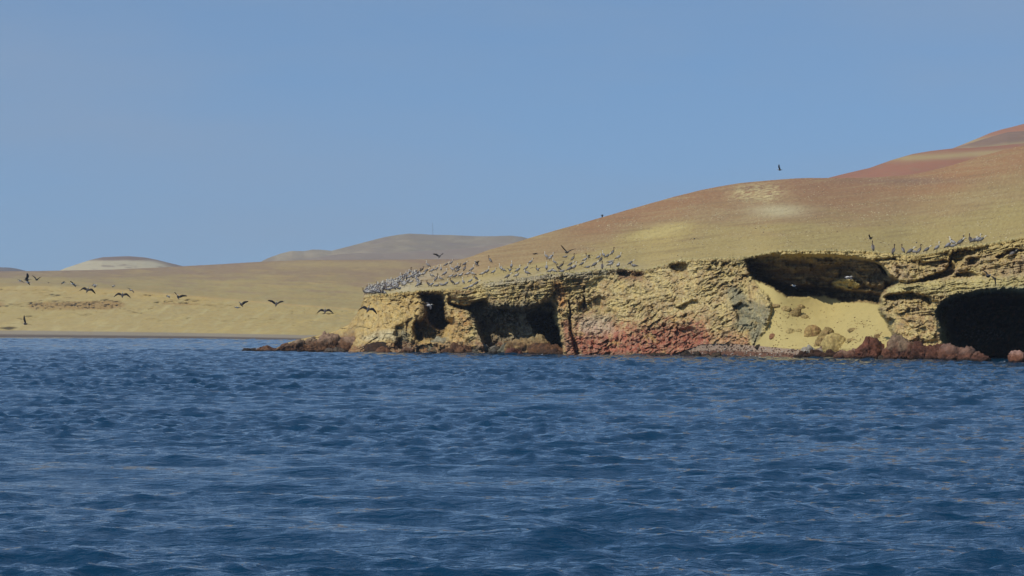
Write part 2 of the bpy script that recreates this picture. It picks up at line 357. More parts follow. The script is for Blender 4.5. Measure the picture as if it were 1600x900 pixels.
    var = .25 + 1.45 * sstep(-.3, .4, fbm(m / 6, h / 4, 5, 3, 17))      # calm and shattered zones
    rg2 = fbm(m / 3.2, h / 2.6, 6, 4, 18, .6, True)
    pits = sstep(.25, .5, fbm(wx / 1.8, wy / 1.2, 7, 4, 23, .6)) * var
    relief = 1.9 * fbm(m / 5, h / 5, 1.3, 3, 10) + .8 * v1 * (1 - .6 * main) + .7 * v0 * (1 - .6 * main) + .8 * rg2 * (1 - .35 * main) + (rock_face(rxa / .45, rya / .52) * 1.05 * main + rock_face(wx / .72, wy * 1.3 / .72) * (1 - main)) * .85 - 1.3 * pits + .3 * fbm(m * 2.6, h * 2.6, 1.9, 4, 13, .75)
    near = S(poly([(1172, 430), (1192, 460), (1212, 480), (1210, 500), (1198, 520), (1182, 545), (1165, 550), (1170, 520), (1180, 490), (1172, 460)], 7)); relief = relief * (1 - .45 * np.clip(near * 1.3, 0, 1)) - 1.2 * near
    cavm = S(poly([(735, 478), (860, 472), (874, 560), (745, 560), (752, 530)], 4)) + S(poly([(640, 495), (700, 505), (690, 535), (630, 540)], 4)); relief = relief * (1 + .9 * np.clip(cavm, 0, 1))
    # vertical runnels at the red foot
    foot = main * (1 - sstep(.05, .3, frac))
    relief = relief * (1 - .3 * foot) + foot * .6 * fbm(m * 1.3, h * .25, 1, 3, 14, .6, True)
    smoothlip = S(poly([(1385, 446), (1450, 440), (1560, 434), (1600, 430), (1870, 424), (1870, 450), (1600, 450), (1540, 450), (1490, 462), (1440, 458), (1385, 460)], 3))
    relief = relief * (1 - .7 * smoothlip)
    relief = relief * (1 - .35 * (1 - sstep(600, 640, X1)) * sstep(.2, .5, frac))
    D1 = D1 - (0.60 - .06 * main) * relief
    edge = bay
    D1 = D1 * (1 - edge) + inner * edge - 0.4 * relief * edge * wall
    # pebble beach at the foot of the bay
    by = ipl([(1040, 556), (1070, 548), (1096, 538), (1120, 537), (1150, 537.5), (1190, 541), (1240, 545.5), (1300, 549), (1350, 551), (1400, 560)])(X1)
    beach = sstep(-.6, .8, Y1 - by + .5 * fbm(X1 / 9, 0, 0, 3, 60)) * sstep(1044, 1056, X1) * (1 - sstep(1372, 1386, X1))
    ib = np.argmin(np.abs(Y1 - (by - 1.5)), axis=0); back = soft(np.clip(D1[ib, np.arange(NC)] - yw, .5, 12), 4)
    bD = yw[None] + 0.1 + .8 * back[None] * np.clip((wlb - Y1) / np.maximum(wlb - by, 1), -.5, 1.1)
    D1 = np.where(beach > .5, np.minimum(bD, 1e9) + 0.05 * fbm(m * 2, h * 3, 0, 3, 61), D1)
    # ---- top: plain that climbs to the ridge
    Dr = D1[-1]; Drs = np.where(PXc > 640, soft(Dr, 70), soft(Dr, 20))
    Yt = np.maximum(soft(TOPY(PXc), 50), Drs + 2)
    D2 = Drs[None] + (Yt - Drs)[None] * tau + (Dr - Drs)[None] * np.exp(-tau * 45)
    D3 = Yt[None] + (Yt - Drs)[None] * t3
    D = np.vstack([D1, D2, D3])
    P = ray(PX, PY, D)
    # gentle relief of the ground
    z2 = np.zeros_like(D); z2[n1:n1 + n2] = (sstep(0, .03, tau) * (1 - sstep(.8, 1, tau)))
    P[..., 2] += z2 * (0.10 * fbm(P[..., 0] / 3, P[..., 1] / 3, 0, 3, 50) + .35 * fbm(P[..., 0] / 22, P[..., 1] / 40, 0, 3, 51)) * sstep(620, 800, PX)
    P[:, :, 2][:n1] = P[:, :, 2][:n1]
    # ---- colours of the ground itself
    nr = PX.shape[0]
    X, Y = P[..., 0], P[..., 1]; Z = P[..., 2]
    c_tan = lin((204, 182, 118)); c_tan2 = lin((176, 146, 96)); c_ochre = lin((188, 148, 78))
    C = np.zeros((nr, NC, 3))
    def mix(mask, col, sl=slice(None)):
        mk = np.clip(mask, 0, 1)[..., None]; C[sl] = C[sl] * (1 - mk) + np.asarray(col) * mk
    nA = fbm(X1 / 22, Y1 / 22, 0, 4, 80, .6); nB = fbm(X1 / 8, Y1 / 8, 0, 4, 81, .6); nC = fbm(X1 / 40, Y1 / 30, 0, 3, 82); nD = fbm(X1 / 3.2, Y1 / 3.2, 0, 3, 83, .7)
    cl = slice(0, n1)
    C[cl] = c_tan; mix(sstep(-.25, .35, nA), c_tan2, cl); mix(.5 * sstep(.0, .5, nB), lin((152, 132, 98)), cl)
    mix(.7 * main * sstep(0, .4, fbm((X1 + .5 * Y1) / 2.2, (Y1 - .5 * X1) / 6, 2, 4, 79, .7)), lin((218, 204, 162)), cl)
    mix(.35 * sstep(.1, .5, nD) , lin((120, 98, 66)), cl)
    # promontory: warmer tan
    left = 1 - sstep(690, 720, X1); mix(.75 * left * (1 - .6 * sstep(0, .5, nB)), lin((200, 168, 100)), cl)
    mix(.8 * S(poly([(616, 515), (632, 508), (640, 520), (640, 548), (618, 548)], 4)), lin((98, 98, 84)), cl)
    mix(.8 * S(poly([(575, 522), (600, 516), (620, 518), (618, 530), (590, 532), (560, 532)], 3)), lin((205, 192, 150)), cl)
    # iron-stained column, grey cavern
    mix(.75 * S(poly([(706, 490), (728, 484), (733, 505), (730, 530), (718, 538), (702, 532)], 4)) * (0.6 + nB), lin((196, 144, 80)), cl)
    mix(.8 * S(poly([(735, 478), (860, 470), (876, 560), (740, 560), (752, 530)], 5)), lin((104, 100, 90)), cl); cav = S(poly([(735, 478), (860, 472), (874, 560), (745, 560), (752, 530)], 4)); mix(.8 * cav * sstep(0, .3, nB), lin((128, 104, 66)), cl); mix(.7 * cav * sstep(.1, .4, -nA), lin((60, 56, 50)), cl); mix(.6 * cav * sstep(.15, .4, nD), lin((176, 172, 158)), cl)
    mix(.5 * S(poly([(756, 445), (860, 432), (868, 470), (760, 478)], 5)) * sstep(-.3, .4, nB), lin((122, 112, 88)), cl)
    mix(.8 * S(poly([(866, 440), (880, 440), (886, 480), (876, 480), (866, 465)], 3)), lin((206, 148, 84)), cl)
    # green-grey seam beside the bay
    mix(.85 * S(poly([(1135, 448), (1152, 450), (1170, 470), (1190, 474), (1206, 488), (1190, 520), (1182, 540), (1176, 540), (1165, 515), (1160, 520), (1148, 510), (1152, 490), (1140, 470)], 3)) * sstep(-.6, .2, nB + .2), lin((124, 124, 100)), cl)
    # red foot of the main face
    redm = main * (1 - sstep(.2, .5, frac + .22 * nB + .10 * nD)) * (1 - sstep(1095, 1115, X1)) + .6 * sstep(1090, 1100, X1) * (1 - sstep(1165, 1175, X1)) * (1 - sstep(.16, .3, frac + .12 * nB))
    mix(redm * .95, lin((172, 98, 76)), cl)
    mix(redm * .7 * sstep(0, .4, fbm(X1 / 4, Y1 / 16, 5, 4, 84)), lin((122, 64, 52)), cl); mix(redm * .5 * sstep(.1, .4, nD), lin((196, 150, 130)), cl)
    mix(.55 * main * S(poly([(895, 470), (935, 455), (945, 480), (930, 520), (900, 520)], 6)) * sstep(-.2, .3, nB), lin((138, 88, 76)), cl)
    mix(.5 * main * S(poly([(900, 500), (950, 490), (960, 520), (930, 525), (905, 520)], 5)), lin((205, 190, 165)), cl)
    mix(.9 * S(poly([(878, 500), (888, 500), (900, 560), (885, 560)], 2)), lin((172, 116, 90)), cl)
    mix(.8 * S(poly([(964, 421), (1007, 424), (1004, 440), (966, 436)], 2)), lin((132, 86, 62)), cl)
    # wet, weed-dark foot
    wet = (1 - sstep(.0, .07, frac)) * (1 - main * .4); mix(wet * .85, lin((84, 66, 48)), cl)
    brown = (1 - sstep(.12, .22, frac + .1 * nB)) * (1 - sstep(860, 880, X1)); mix(brown * .8, lin((132, 92, 66)), cl)
    lt = (1 - sstep(545, 560, X1)); mix(lt * .8 * (1 - sstep(.5, .95, frac + .3 * nB)), lin((128, 84, 58)), cl)
    mix(1 - sstep(-.03, .02, frac), lin((58, 46, 34)), cl)
    # grey guano rim
    gu = sstep(.9, .98, frac) * sstep(740, 770, X1) * (1 - sstep(940, 1000, X1)); mix(.7 * gu, lin((168, 162, 140)), cl)
    # right headland
    rh = sstep(1385, 1400, X1)
    mix(.75 * rh * sstep(.5, .7, frac) * sstep(-.2, .3, nC + nB * .5), lin((172, 146, 110)), cl)
    mix(.8 * smoothlip, lin((190, 176, 112)), cl)
    mix(.85 * S(poly([(1466, 478), (1490, 464), (1540, 450), (1600, 446), (1870, 444), (1870, 462), (1560, 462), (1500, 470), (1470, 492)], 3)), lin((150, 150, 116)), cl)
    mix(.5 * S(poly([(1400, 475), (1460, 475), (1470, 535), (1400, 540)], 4)) * sstep(-.2, .3, nB), lin((172, 132, 90)), cl)
    vs = fbm(X1 / 5, Y1 / 28, 1, 5, 87, .6); mix(.5 * sstep(.08, .4, vs) * sstep(0, .2, frac), lin((112, 90, 62)), cl); mix(.45 * sstep(.08, .4, -vs), lin((204, 182, 118)), cl); mix(.55 * sstep(.15, .45, fbm(X1 / 30, Y1 / 18, 8, 5, 88, .6)), lin((198, 164, 92)), cl); mix(.6 * sstep(.2, .45, fbm(X1 / 16, Y1 / 14, 9, 5, 89, .65)), lin((116, 102, 80)), cl)
    mix(.28 * sstep(-.2, .3, fbm(X1 / 6, Y1 / 6, 3, 4, 85, .7)), lin((196, 186, 150)), cl); mix(.35 * sstep(.1, .45, fbm(X1 / 5, Y1 / 7, 6, 4, 86, .7)), lin((110, 92, 66)), cl)
    # damp rock of the deep caves, darkened so the colour carries their shade
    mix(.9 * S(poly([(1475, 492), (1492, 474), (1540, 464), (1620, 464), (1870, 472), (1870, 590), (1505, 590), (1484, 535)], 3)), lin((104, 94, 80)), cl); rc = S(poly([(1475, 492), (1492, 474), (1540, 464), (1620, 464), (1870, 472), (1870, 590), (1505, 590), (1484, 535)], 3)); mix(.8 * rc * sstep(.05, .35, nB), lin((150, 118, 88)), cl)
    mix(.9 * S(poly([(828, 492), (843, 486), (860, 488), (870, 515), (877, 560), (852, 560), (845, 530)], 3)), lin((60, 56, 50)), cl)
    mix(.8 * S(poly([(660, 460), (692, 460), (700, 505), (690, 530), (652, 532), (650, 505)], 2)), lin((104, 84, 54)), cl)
    mix(.5 * S(poly([(1498, 515), (1530, 510), (1575, 518), (1570, 532), (1530, 536), (1505, 530)], 3)) * sstep(0, .3, nD), lin((190, 186, 176)), cl)
    # bay wall and sand
    sandm = bay * (1 - wall)
    mix(sandm, lin((196, 178, 116)), cl); mix(.35 * sandm * sstep(.1, .5, nC), lin((184, 164, 108)), cl)
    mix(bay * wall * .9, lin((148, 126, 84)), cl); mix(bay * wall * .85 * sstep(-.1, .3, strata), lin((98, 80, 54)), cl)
    mix(.8 * S(poly([(1300, 438), (1318, 434), (1338, 437), (1346, 448), (1330, 452), (1306, 448)], 1.5)), lin((198, 178, 112)), cl)
    rimm = sstep(.9, .95, frac) * sstep(1160, 1180, X1); mix(rimm, lin((198, 176, 116)), cl)
    # beach
    wetb = sstep(.42, .62, np.clip((Y1 - by) / np.maximum(wlb - by, 1), 0, 1.5) + .1 * nB)
    bc = lin((168, 146, 124))[None, None] * (1 - wetb[..., None]) + lin((118, 84, 66)) * wetb[..., None]
    bm = (beach > .5); C[cl][bm] = bc[bm]
    # top ground
    tp = slice(n1, nr); X2 = PX[tp]; Y2 = PY[tp]; xx = X[tp]; yy = Y[tp]
    g1 = fbm(xx / 40, yy / 120, 0, 4, 90, .6); g2 = fbm(xx / 9, yy / 30, 0, 4, 91, .6); g3 = fbm(X2 / 90, Y2 / 14, 0, 4, 92)
    C[tp] = lin((184, 163, 106)); fineN = fbm(X2 / 5, Y2 / 1.2, 0, 3, 97, .7)
    rel = (RIM(X2) - Y2) / np.maximum(RIM(X2) - TOP(X2), 1)
    mix(.6 * sstep(1120, 1300, X2), lin((176, 157, 100)), tp)
    # pale yellow outcrop above the cliff
    E = lambda cx, cy, rx, ry, sl=0: np.exp(-((X2 - cx) / rx) ** 2 - ((Y2 - cy + sl * (X2 - cx)) / ry) ** 2)
    mix(.75 * sstep(.25, .55, rel + .25 * g3 + .1 * g2) * (1 - .35 * sstep(1300, 1500, X2)), lin((168, 136, 102)), tp)
    red = sstep(.58, .92, rel + .16 * g3 + .08 * g2) * sstep(860, 930, X2)
    mix(.85 * red, lin((168, 124, 88)), tp)
    mix(.8 * E(1260, 292, 110, 16) , lin((166, 122, 90)), tp)
    mix(.8 * E(1310, 312, 110, 30) * sstep(-.9, .1, g3), lin((166, 126, 90)), tp)
    mix(.9 * sstep(1330, 1500, X2) * sstep(.55, .9, rel + .1 * g3), lin((174, 130, 90)), tp)
    mix(.6 * E(1420, 283, 90, 6), lin((136, 112, 96)), tp)
    mix(.6 * sstep(.2, .75, E(1025, 367, 78, 17, .2) * (1 + .9 * fbm(X2 / 12, Y2 / 3, 0, 5, 99, .65) + .5 * g3)), lin((198, 178, 108)), tp)
    mix(.6 * sstep(.4, .7, E(1030, 362, 60, 10, .2) * (1 + 1.4 * fbm(X2 / 7, Y2 / 1.6, 0, 5, 100, .7))), lin((214, 196, 130)), tp); mix(.5 * sstep(.1, .4, fbm(X2 / 10, Y2 / 1.5, 0, 5, 94, .7)) * E(1010, 372, 80, 16, .2), lin((160, 134, 80)), tp)
    st = sstep(.05, .35, fbm(X2 / 16, (Y2 + .18 * X2) / 1.3, 0, 3, 95))
    mix(.95 * np.clip(E(1185, 301, 36, 12) * 1.8, 0, 1) * sstep(-.15, .15, fbm(X2 / 16, (Y2 + .18 * X2) / 1.3, 0, 3, 95)), lin((222, 204, 150)), tp)
    mix(.7 * np.clip(E(1110, 330, 36, 12, .4) * 1.3, 0, 1) * st * sstep(-.1, .3, g2), lin((212, 194, 146)), tp)
    mix(.7 * E(1217, 329, 44, 9), lin((220, 210, 170)), tp)
    mix(.35 * sstep(.1, .5, g1), lin((180, 170, 118)), tp)
    # guano-whitened ground round the flock
    fl = np.clip(E(640, 440, 70, 22, .25) + .8 * E(850, 428, 110, 7, .13) + .7 * E(960, 420, 70, 5), 0, 1)
    mix(.75 * fl * sstep(-.4, .2, g2 + fineN), lin((206, 198, 176)), tp)
    mix(.45 * sstep(0, .5, fineN), lin((124, 104, 74)), tp); mix(.35 * sstep(0, .5, -fineN), lin((206, 192, 148)), tp); ban = fbm(X2 / 120, (Y2 + .12 * X2) / 3.5, 0, 4, 98, .6); mix(.4 * sstep(.05, .4, ban), lin((138, 118, 86)), tp); mix(.3 * sstep(.05, .4, -ban), lin((192, 176, 130)), tp)
    mix(1 - sstep(.0, .035, rel), lin((186, 172, 122)), tp)
    C[tp] *= (1.03, 1.01, .90)
    # ---- split the sheet where the ground changes kind
    fc = grid_faces(nr, NC); fr = np.arange(nr - 1)[:, None] + 0 * np.arange(NC - 1)[None]
    kindv = np.zeros((nr, NC), int); kindv[:n1][(bay > .5) & (wall < .5)] = 1; kindv[:n1][bm] = 2; kindv[n1:] = 3
    kf = kindv[:-1, :-1].reshape(-1)
    Pf = P.reshape(-1, 3); Cf = np.clip(C, 0, 1).reshape(-1, 3)
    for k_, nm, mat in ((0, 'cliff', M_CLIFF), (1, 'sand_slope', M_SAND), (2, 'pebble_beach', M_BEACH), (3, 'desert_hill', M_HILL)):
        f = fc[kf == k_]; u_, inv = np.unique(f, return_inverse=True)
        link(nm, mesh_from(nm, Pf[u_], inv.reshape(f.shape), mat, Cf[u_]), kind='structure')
    return PX, PY, P, C, n1
PX, PY, PP, CC, N1 = coast()
def on_coast(px, py, tint=False):
    """the point of the coast that stands at this place of the elevation"""
    c = int(np.clip(round(px - 425), 0, NC - 1)); col = PY[:N1 + 109, c]
    i = int(np.argmin(np.abs(col - py)))
    return (PP[i, c], CC[i, c]) if tint else PP[i, c]
def depth_at(px, py): return float(on_coast(px, py)[1])

# ------------------------------------------------------------------ dunes and far hills
def ridge_sheet(name, base, rdg, Yb, Yr, colfn, step=3, rows=110, mat=None, p=1.6, x0=None, x1=None, bumps=1.0):
    bx = [q[0] for q in rdg]; px = np.arange(x0 if x0 is not None else bx[0], (x1 if x1 is not None else bx[-1]) + step, step)
    rd = ipl(rdg)(px); bs = ipl(base)(px) if isinstance(base, list) else np.full(len(px), base)
    yb = ipl(Yb)(px) if isinstance(Yb, list) else np.full(len(px), Yb); yr = ipl(Yr)(px) if isinstance(Yr, list) else np.full(len(px), Yr)
    t = np.linspace(0, 1.3, rows)[:, None]; a = 1 - np.abs(1 - t) ** p
    PXg = px[None] + 0 * t; PYg = bs[None] * (1 - a) + rd[None] * a; Dg = yb[None] + (yr - yb)[None] * t
    P = ray(PXg, PYg, Dg)
    P[..., 2] += bumps * sstep(.02, .2, t) * (1 - .8 * sstep(.7, 1, t)) * fbm(P[..., 0] / 120, P[..., 1] / 120, 0, 4, 7)
    C = colfn(PXg, PYg, P, t)
    link(name, mesh_from(name, P, grid_faces(rows, len(px)), mat or M_FAR, np.clip(C, 0, 1)), kind='structure')

def dune():
    px = np.arange(-260, 900, 2.0)
    wl = ipl([(-260, 525.3), (0, 526.4), (320, 529), (447, 531.5), (600, 534), (900, 539)])(px)
    bt = ipl([(-260, 515), (0, 516), (180, 518.5), (320, 520.5), (447, 523), (600, 526), (900, 531)])(px)
    br = ipl([(-260, 452), (0, 447), (60, 446), (145, 449), (250, 458), (380, 470), (470, 477), (560, 484), (700, 495), (900, 505)])(px)
    rd = ipl([(-260, 420), (0, 423.5), (94, 422.3), (160, 421.2), (248, 417.6), (320, 413.4), (412, 407.8), (459, 405.2), (569, 405.2), (660, 403.8), (900, 403)])(px)
    wl, bt, br, rd = (soft(q, 45) for q in (wl, bt, br, rd)); rd = rd + .5 * fbm(px / 50, 0, 0, 4, 9)
    yw = CAMH * F / (wl - HZ)
    keys = [(-.15, wl + 3, yw - 25), (0, wl, yw), (.12, bt, yw + 28), (.55, br, yw + 120), (.85, rd * .55 + br * .45, yw + 330), (1.0, rd, yw + 620), (1.06, rd + 6, yw + 820)]
    rows = 190; t = np.linspace(-.15, 1.06, rows)
    # smooth curve through the keys, column by column
    kt = np.array([k[0] for k in keys]); kp = np.stack([k[1] for k in keys]); kd = np.stack([k[2] for k in keys])
    PYg = np.stack([np.interp(t, kt, kp[:, j]) for j in range(len(px))], 1); Dg = np.stack([np.interp(t, kt, kd[:, j]) for j in range(len(px))], 1)
    for _ in range(3):
        PYg[1:-1] = (PYg[:-2] + PYg[1:-1] * 2 + PYg[2:]) / 4; Dg[1:-1] = (Dg[:-2] + Dg[1:-1] * 2 + Dg[2:]) / 4
    PXg = px[None] + 0 * t[:, None]; T = t[:, None] + 0 * px[None]
    n = fbm(PXg / 60, PYg / 16, 0, 5, 101, .55)
    Dg = Dg + 14 * sstep(.16, .3, T) * (1 - sstep(.8, 1, T)) * n
    # eroded scarps left of the brow
    sc = np.exp(-((PYg - 478 + .02 * (PXg - 100)) / 7) ** 2) * sstep(30, 60, PXg) * (1 - sstep(170, 215, PXg)) + .8 * np.exp(-((PYg - 476) / 6) ** 2) * (1 - sstep(-10, 26, PXg)) + .5 * np.exp(-((PYg - 474 - .03 * (PXg - 250)) / 3) ** 2) * sstep(240, 260, PXg) * (1 - sstep(300, 340, PXg))
    rag = fbm(PXg / 9, PYg / 1.6, 0, 4, 103, .7, True)
    Dg = Dg + sc * (12 * rag); spur = np.clip(1 - np.abs(PXg - 10 - (512 - PYg) * 1.0) / 26, 0, 1) * sstep(482, 492, PYg) * (1 - sstep(510, 515, PYg)); Dg = Dg - 12 * spur; rip = fbm(PXg / 7, PYg / 2.2, 0, 4, 109, .6); Dg = Dg + 3.0 * rip * sstep(.14, .2, T) * (1 - sstep(.5, .62, T))
    P = ray(PXg, PYg, Dg)
    c0 = lin((174, 155, 102)); C = np.zeros(PXg.shape + (3,)) + c0
    def mix(mk, col):
        nonlocal C
        mk = np.clip(mk, 0, 1)[..., None]; C = C * (1 - mk) + lin(col) * mk
    g = fbm(PXg / 80, PYg / 9, 0, 5, 105, .6); g2 = fbm(PXg / 30, PYg / 4, 0, 4, 106, .6)
    rel = (br[None] - PYg) / (br - rd)[None]
    mix(.8 * sstep(.35, .8, rel + .35 * g), (158, 132, 104)); mix(.6 * sstep(.85, 1.0, rel + .1 * g2), (150, 122, 104))
    mix(.65 * np.exp(-((PYg - 450 - .06 * (PXg - 60)) / 9) ** 2) * (1 - sstep(300, 420, PXg)) * sstep(-.3, .3, g + .3), (182, 156, 94))
    bandn = fbm(PXg / 70, (PYg - .06 * PXg) / 4.5, 0, 5, 110, .6); mix(.6 * sstep(0, .35, bandn) * sstep(.0, .25, rel), (186, 160, 104)); mix(.55 * sstep(0, .35, -bandn) * sstep(.0, .25, rel), (158, 130, 106))
    mix(.5 * sstep(.05, .4, fbm(PXg / 50, (PYg + .3 * PXg) / 9, 0, 4, 111)) * (1 - sstep(0, .1, rel)), (190, 170, 108)); mix(.4 * sstep(.05, .4, fbm(PXg / 30, (PYg + .5 * PXg) / 12, 0, 4, 112)) * (1 - sstep(0, .1, rel)), (192, 182, 134))
    mix(.5 * np.exp(-((PYg - 413) / 6) ** 2) * sstep(380, 470, PXg) * (1 - sstep(600, 680, PXg)), (190, 170, 112))
    mix(.35 * sstep(.0, .4, g2) * sstep(-1, -.2, -rel), (176, 168, 118)); g4 = fbm(PXg / 14, PYg / 1.3, 0, 4, 107, .65); mix(.35 * sstep(0, .5, g4), (132, 118, 80)); mix(.25 * sstep(0, .5, -g4), (188, 176, 128))
    mix(.8 * sstep(.25, .6, sc * (0.75 + .5 * rag)), (158, 128, 76)); mix(.5 * np.exp(-((PYg - 490 + .01 * PXg) / 10) ** 2) * (1 - sstep(60, 160, PXg)), (178, 160, 98))
    track = np.exp(-((PYg - br[None]) / 1.3) ** 2); mix(.5 * track * sstep(130, 180, PXg), (196, 164, 106))
    bm = sstep(-1.0, 1.0, PYg - bt[None] + .6 * g2); mix(bm, (150, 140, 122)); mix(bm * sstep(.45, .75, (PYg - bt[None]) / (wl - bt)[None]), (98, 86, 76))
    C = C * (1.02, .99, .90); kind = (bm > .5); fc = grid_faces(rows, len(px)); kf = kind[:-1, :-1].reshape(-1); Pf = P.reshape(-1, 3); Cf = C.reshape(-1, 3)
    for k_, nm, mt in ((True, 'shore_beach', M_HILL), (False, 'sand_dune', M_HILL)):
        f = fc[kf == k_]; u_, inv = np.unique(f, return_inverse=True)
        link(nm, mesh_from(nm, Pf[u_], inv.reshape(f.shape), mt, np.clip(Cf[u_], 0, 1)), kind='structure')
dune()

def flat(base, parts):
    def fn(px, py, P, t):
        C = np.zeros(px.shape + (3,)) + lin(base)
        g = fbm(px / 40, py / 6, 0, 5, 120, .6)
        for f_, col in parts:
            mk = np.clip(f_(px, py, g, t), 0, 1)[..., None]; C = C * (1 - mk) + lin(col) * mk
        return C
    return fn
ridge_sheet('far_hill', 440, [(60, 436), (80, 427), (92, 423), (105, 418), (120, 413), (140, 406.5), (160, 402), (180, 401), (200, 400.4), (212, 401.2), (226, 402.3), (245, 406), (262, 410.3), (284, 415.5), (310, 421), (340, 430)], 2200, 2600,
            flat((142, 118, 96), [(lambda x, y, g, t: sstep(405, 409, y + 3 * g) * (1 - sstep(235, 262, x + (y - 410) * -3)) * (1 - .6 * sstep(.1, .35, g)), (206, 192, 152))]), step=2)
ridge_sheet('far_mountain', 440, [(380, 425), (412, 408.6), (425, 403), (438, 397.5), (456, 392.3), (475, 393), (488, 390.6), (503, 390.6), (518, 392), (550, 383.5), (575, 377), (600, 371), (622, 367.5), (640, 366), (660, 366.3), (680, 367.5), (705, 368.2), (740, 369.3), (770, 369), (800, 368.2), (815, 369.5), (840, 376), (900, 392), (960, 415)], 2800, 3400,
            flat((156, 138, 108), [(lambda x, y, g, t: .7 * sstep(.0, .4, g), (178, 162, 126)), (lambda x, y, g, t: .6 * sstep(.05, .4, -g) * sstep(390, 375, 0) if False else .5 * sstep(.1, .4, -g), (142, 122, 108)), (lambda x, y, g, t: .6 * np.exp(-((y - 398 - .01 * (x - 500)) / 4) ** 2) * (1 - sstep(480, 620, x)), (196, 178, 140))]), step=2, bumps=11)
ridge_sheet('far_ridge', 440, [(-260, 404), (-120, 410), (-30, 416.5), (0, 417.6), (14, 418), (24, 419.3), (34, 421.5), (46, 425), (70, 432)], 3000, 3500,
            flat((120, 108, 98), [(lambda x, y, g, t: .5 * sstep(0, .4, g), (150, 130, 112))]), step=3)
# nearer spur of the far mountain
ridge_sheet('mountain_foothill', 440, [(440, 412), (480, 405), (520, 398), (560, 395), (600, 396), (640, 393), (700, 390), (760, 384), (800, 379), (860, 380), (960, 400)], 2300, 2700,
            flat((156, 136, 112), [(lambda x, y, g, t: .6 * sstep(.0, .4, g), (174, 156, 126))]), step=3, bumps=3)
redfn = lambda c0, c1, band: flat(c0, [(lambda x, y, g, t: .7 * sstep(0, .4, g), c1), (lambda x, y, g, t: .85 * np.exp(-((y - band[1] - band[3] * (x - band[0])) / band[2]) ** 2) * sstep(1340, 1420, x), (186, 164, 112))])
ridge_sheet('back_hill', 330, [(1180, 310), (1260, 285), (1294, 278), (1320, 271.5), (1359, 262.5), (1394, 250), (1425, 241), (1455, 236), (1486, 232.5), (1525, 231), (1560, 228), (1600, 224), (1680, 216), (1800, 214), (2000, 216)], 720, 1050,
            redfn((170, 118, 88), (164, 130, 96), (1460, 245, 4.5, -.06)), step=3, bumps=1.5)
ridge_sheet('high_hill', 320, [(1400, 275), (1440, 252), (1470, 238), (1486, 232), (1512, 221.5), (1530, 214), (1547, 207), (1565, 201.5), (1582, 197.5), (1600, 193), (1680, 176), (1800, 168), (2000, 165)], 1250, 1700,
            redfn((178, 122, 88), (168, 132, 98), (1560, 216, 5, -.1)), step=3, bumps=4)
ridge_sheet('high_hill_shoulder', 320, [(1420, 270), (1455, 250), (1480, 238), (1500, 229), (1530, 219), (1547, 214), (1574, 206.5), (1600, 205), (1680, 200), (1800, 205), (2000, 210)], 1150, 1400,
            redfn((146, 118, 96), (164, 134, 106), (1560, 230, 5, -.1)), step=3, bumps=3)
build_water()
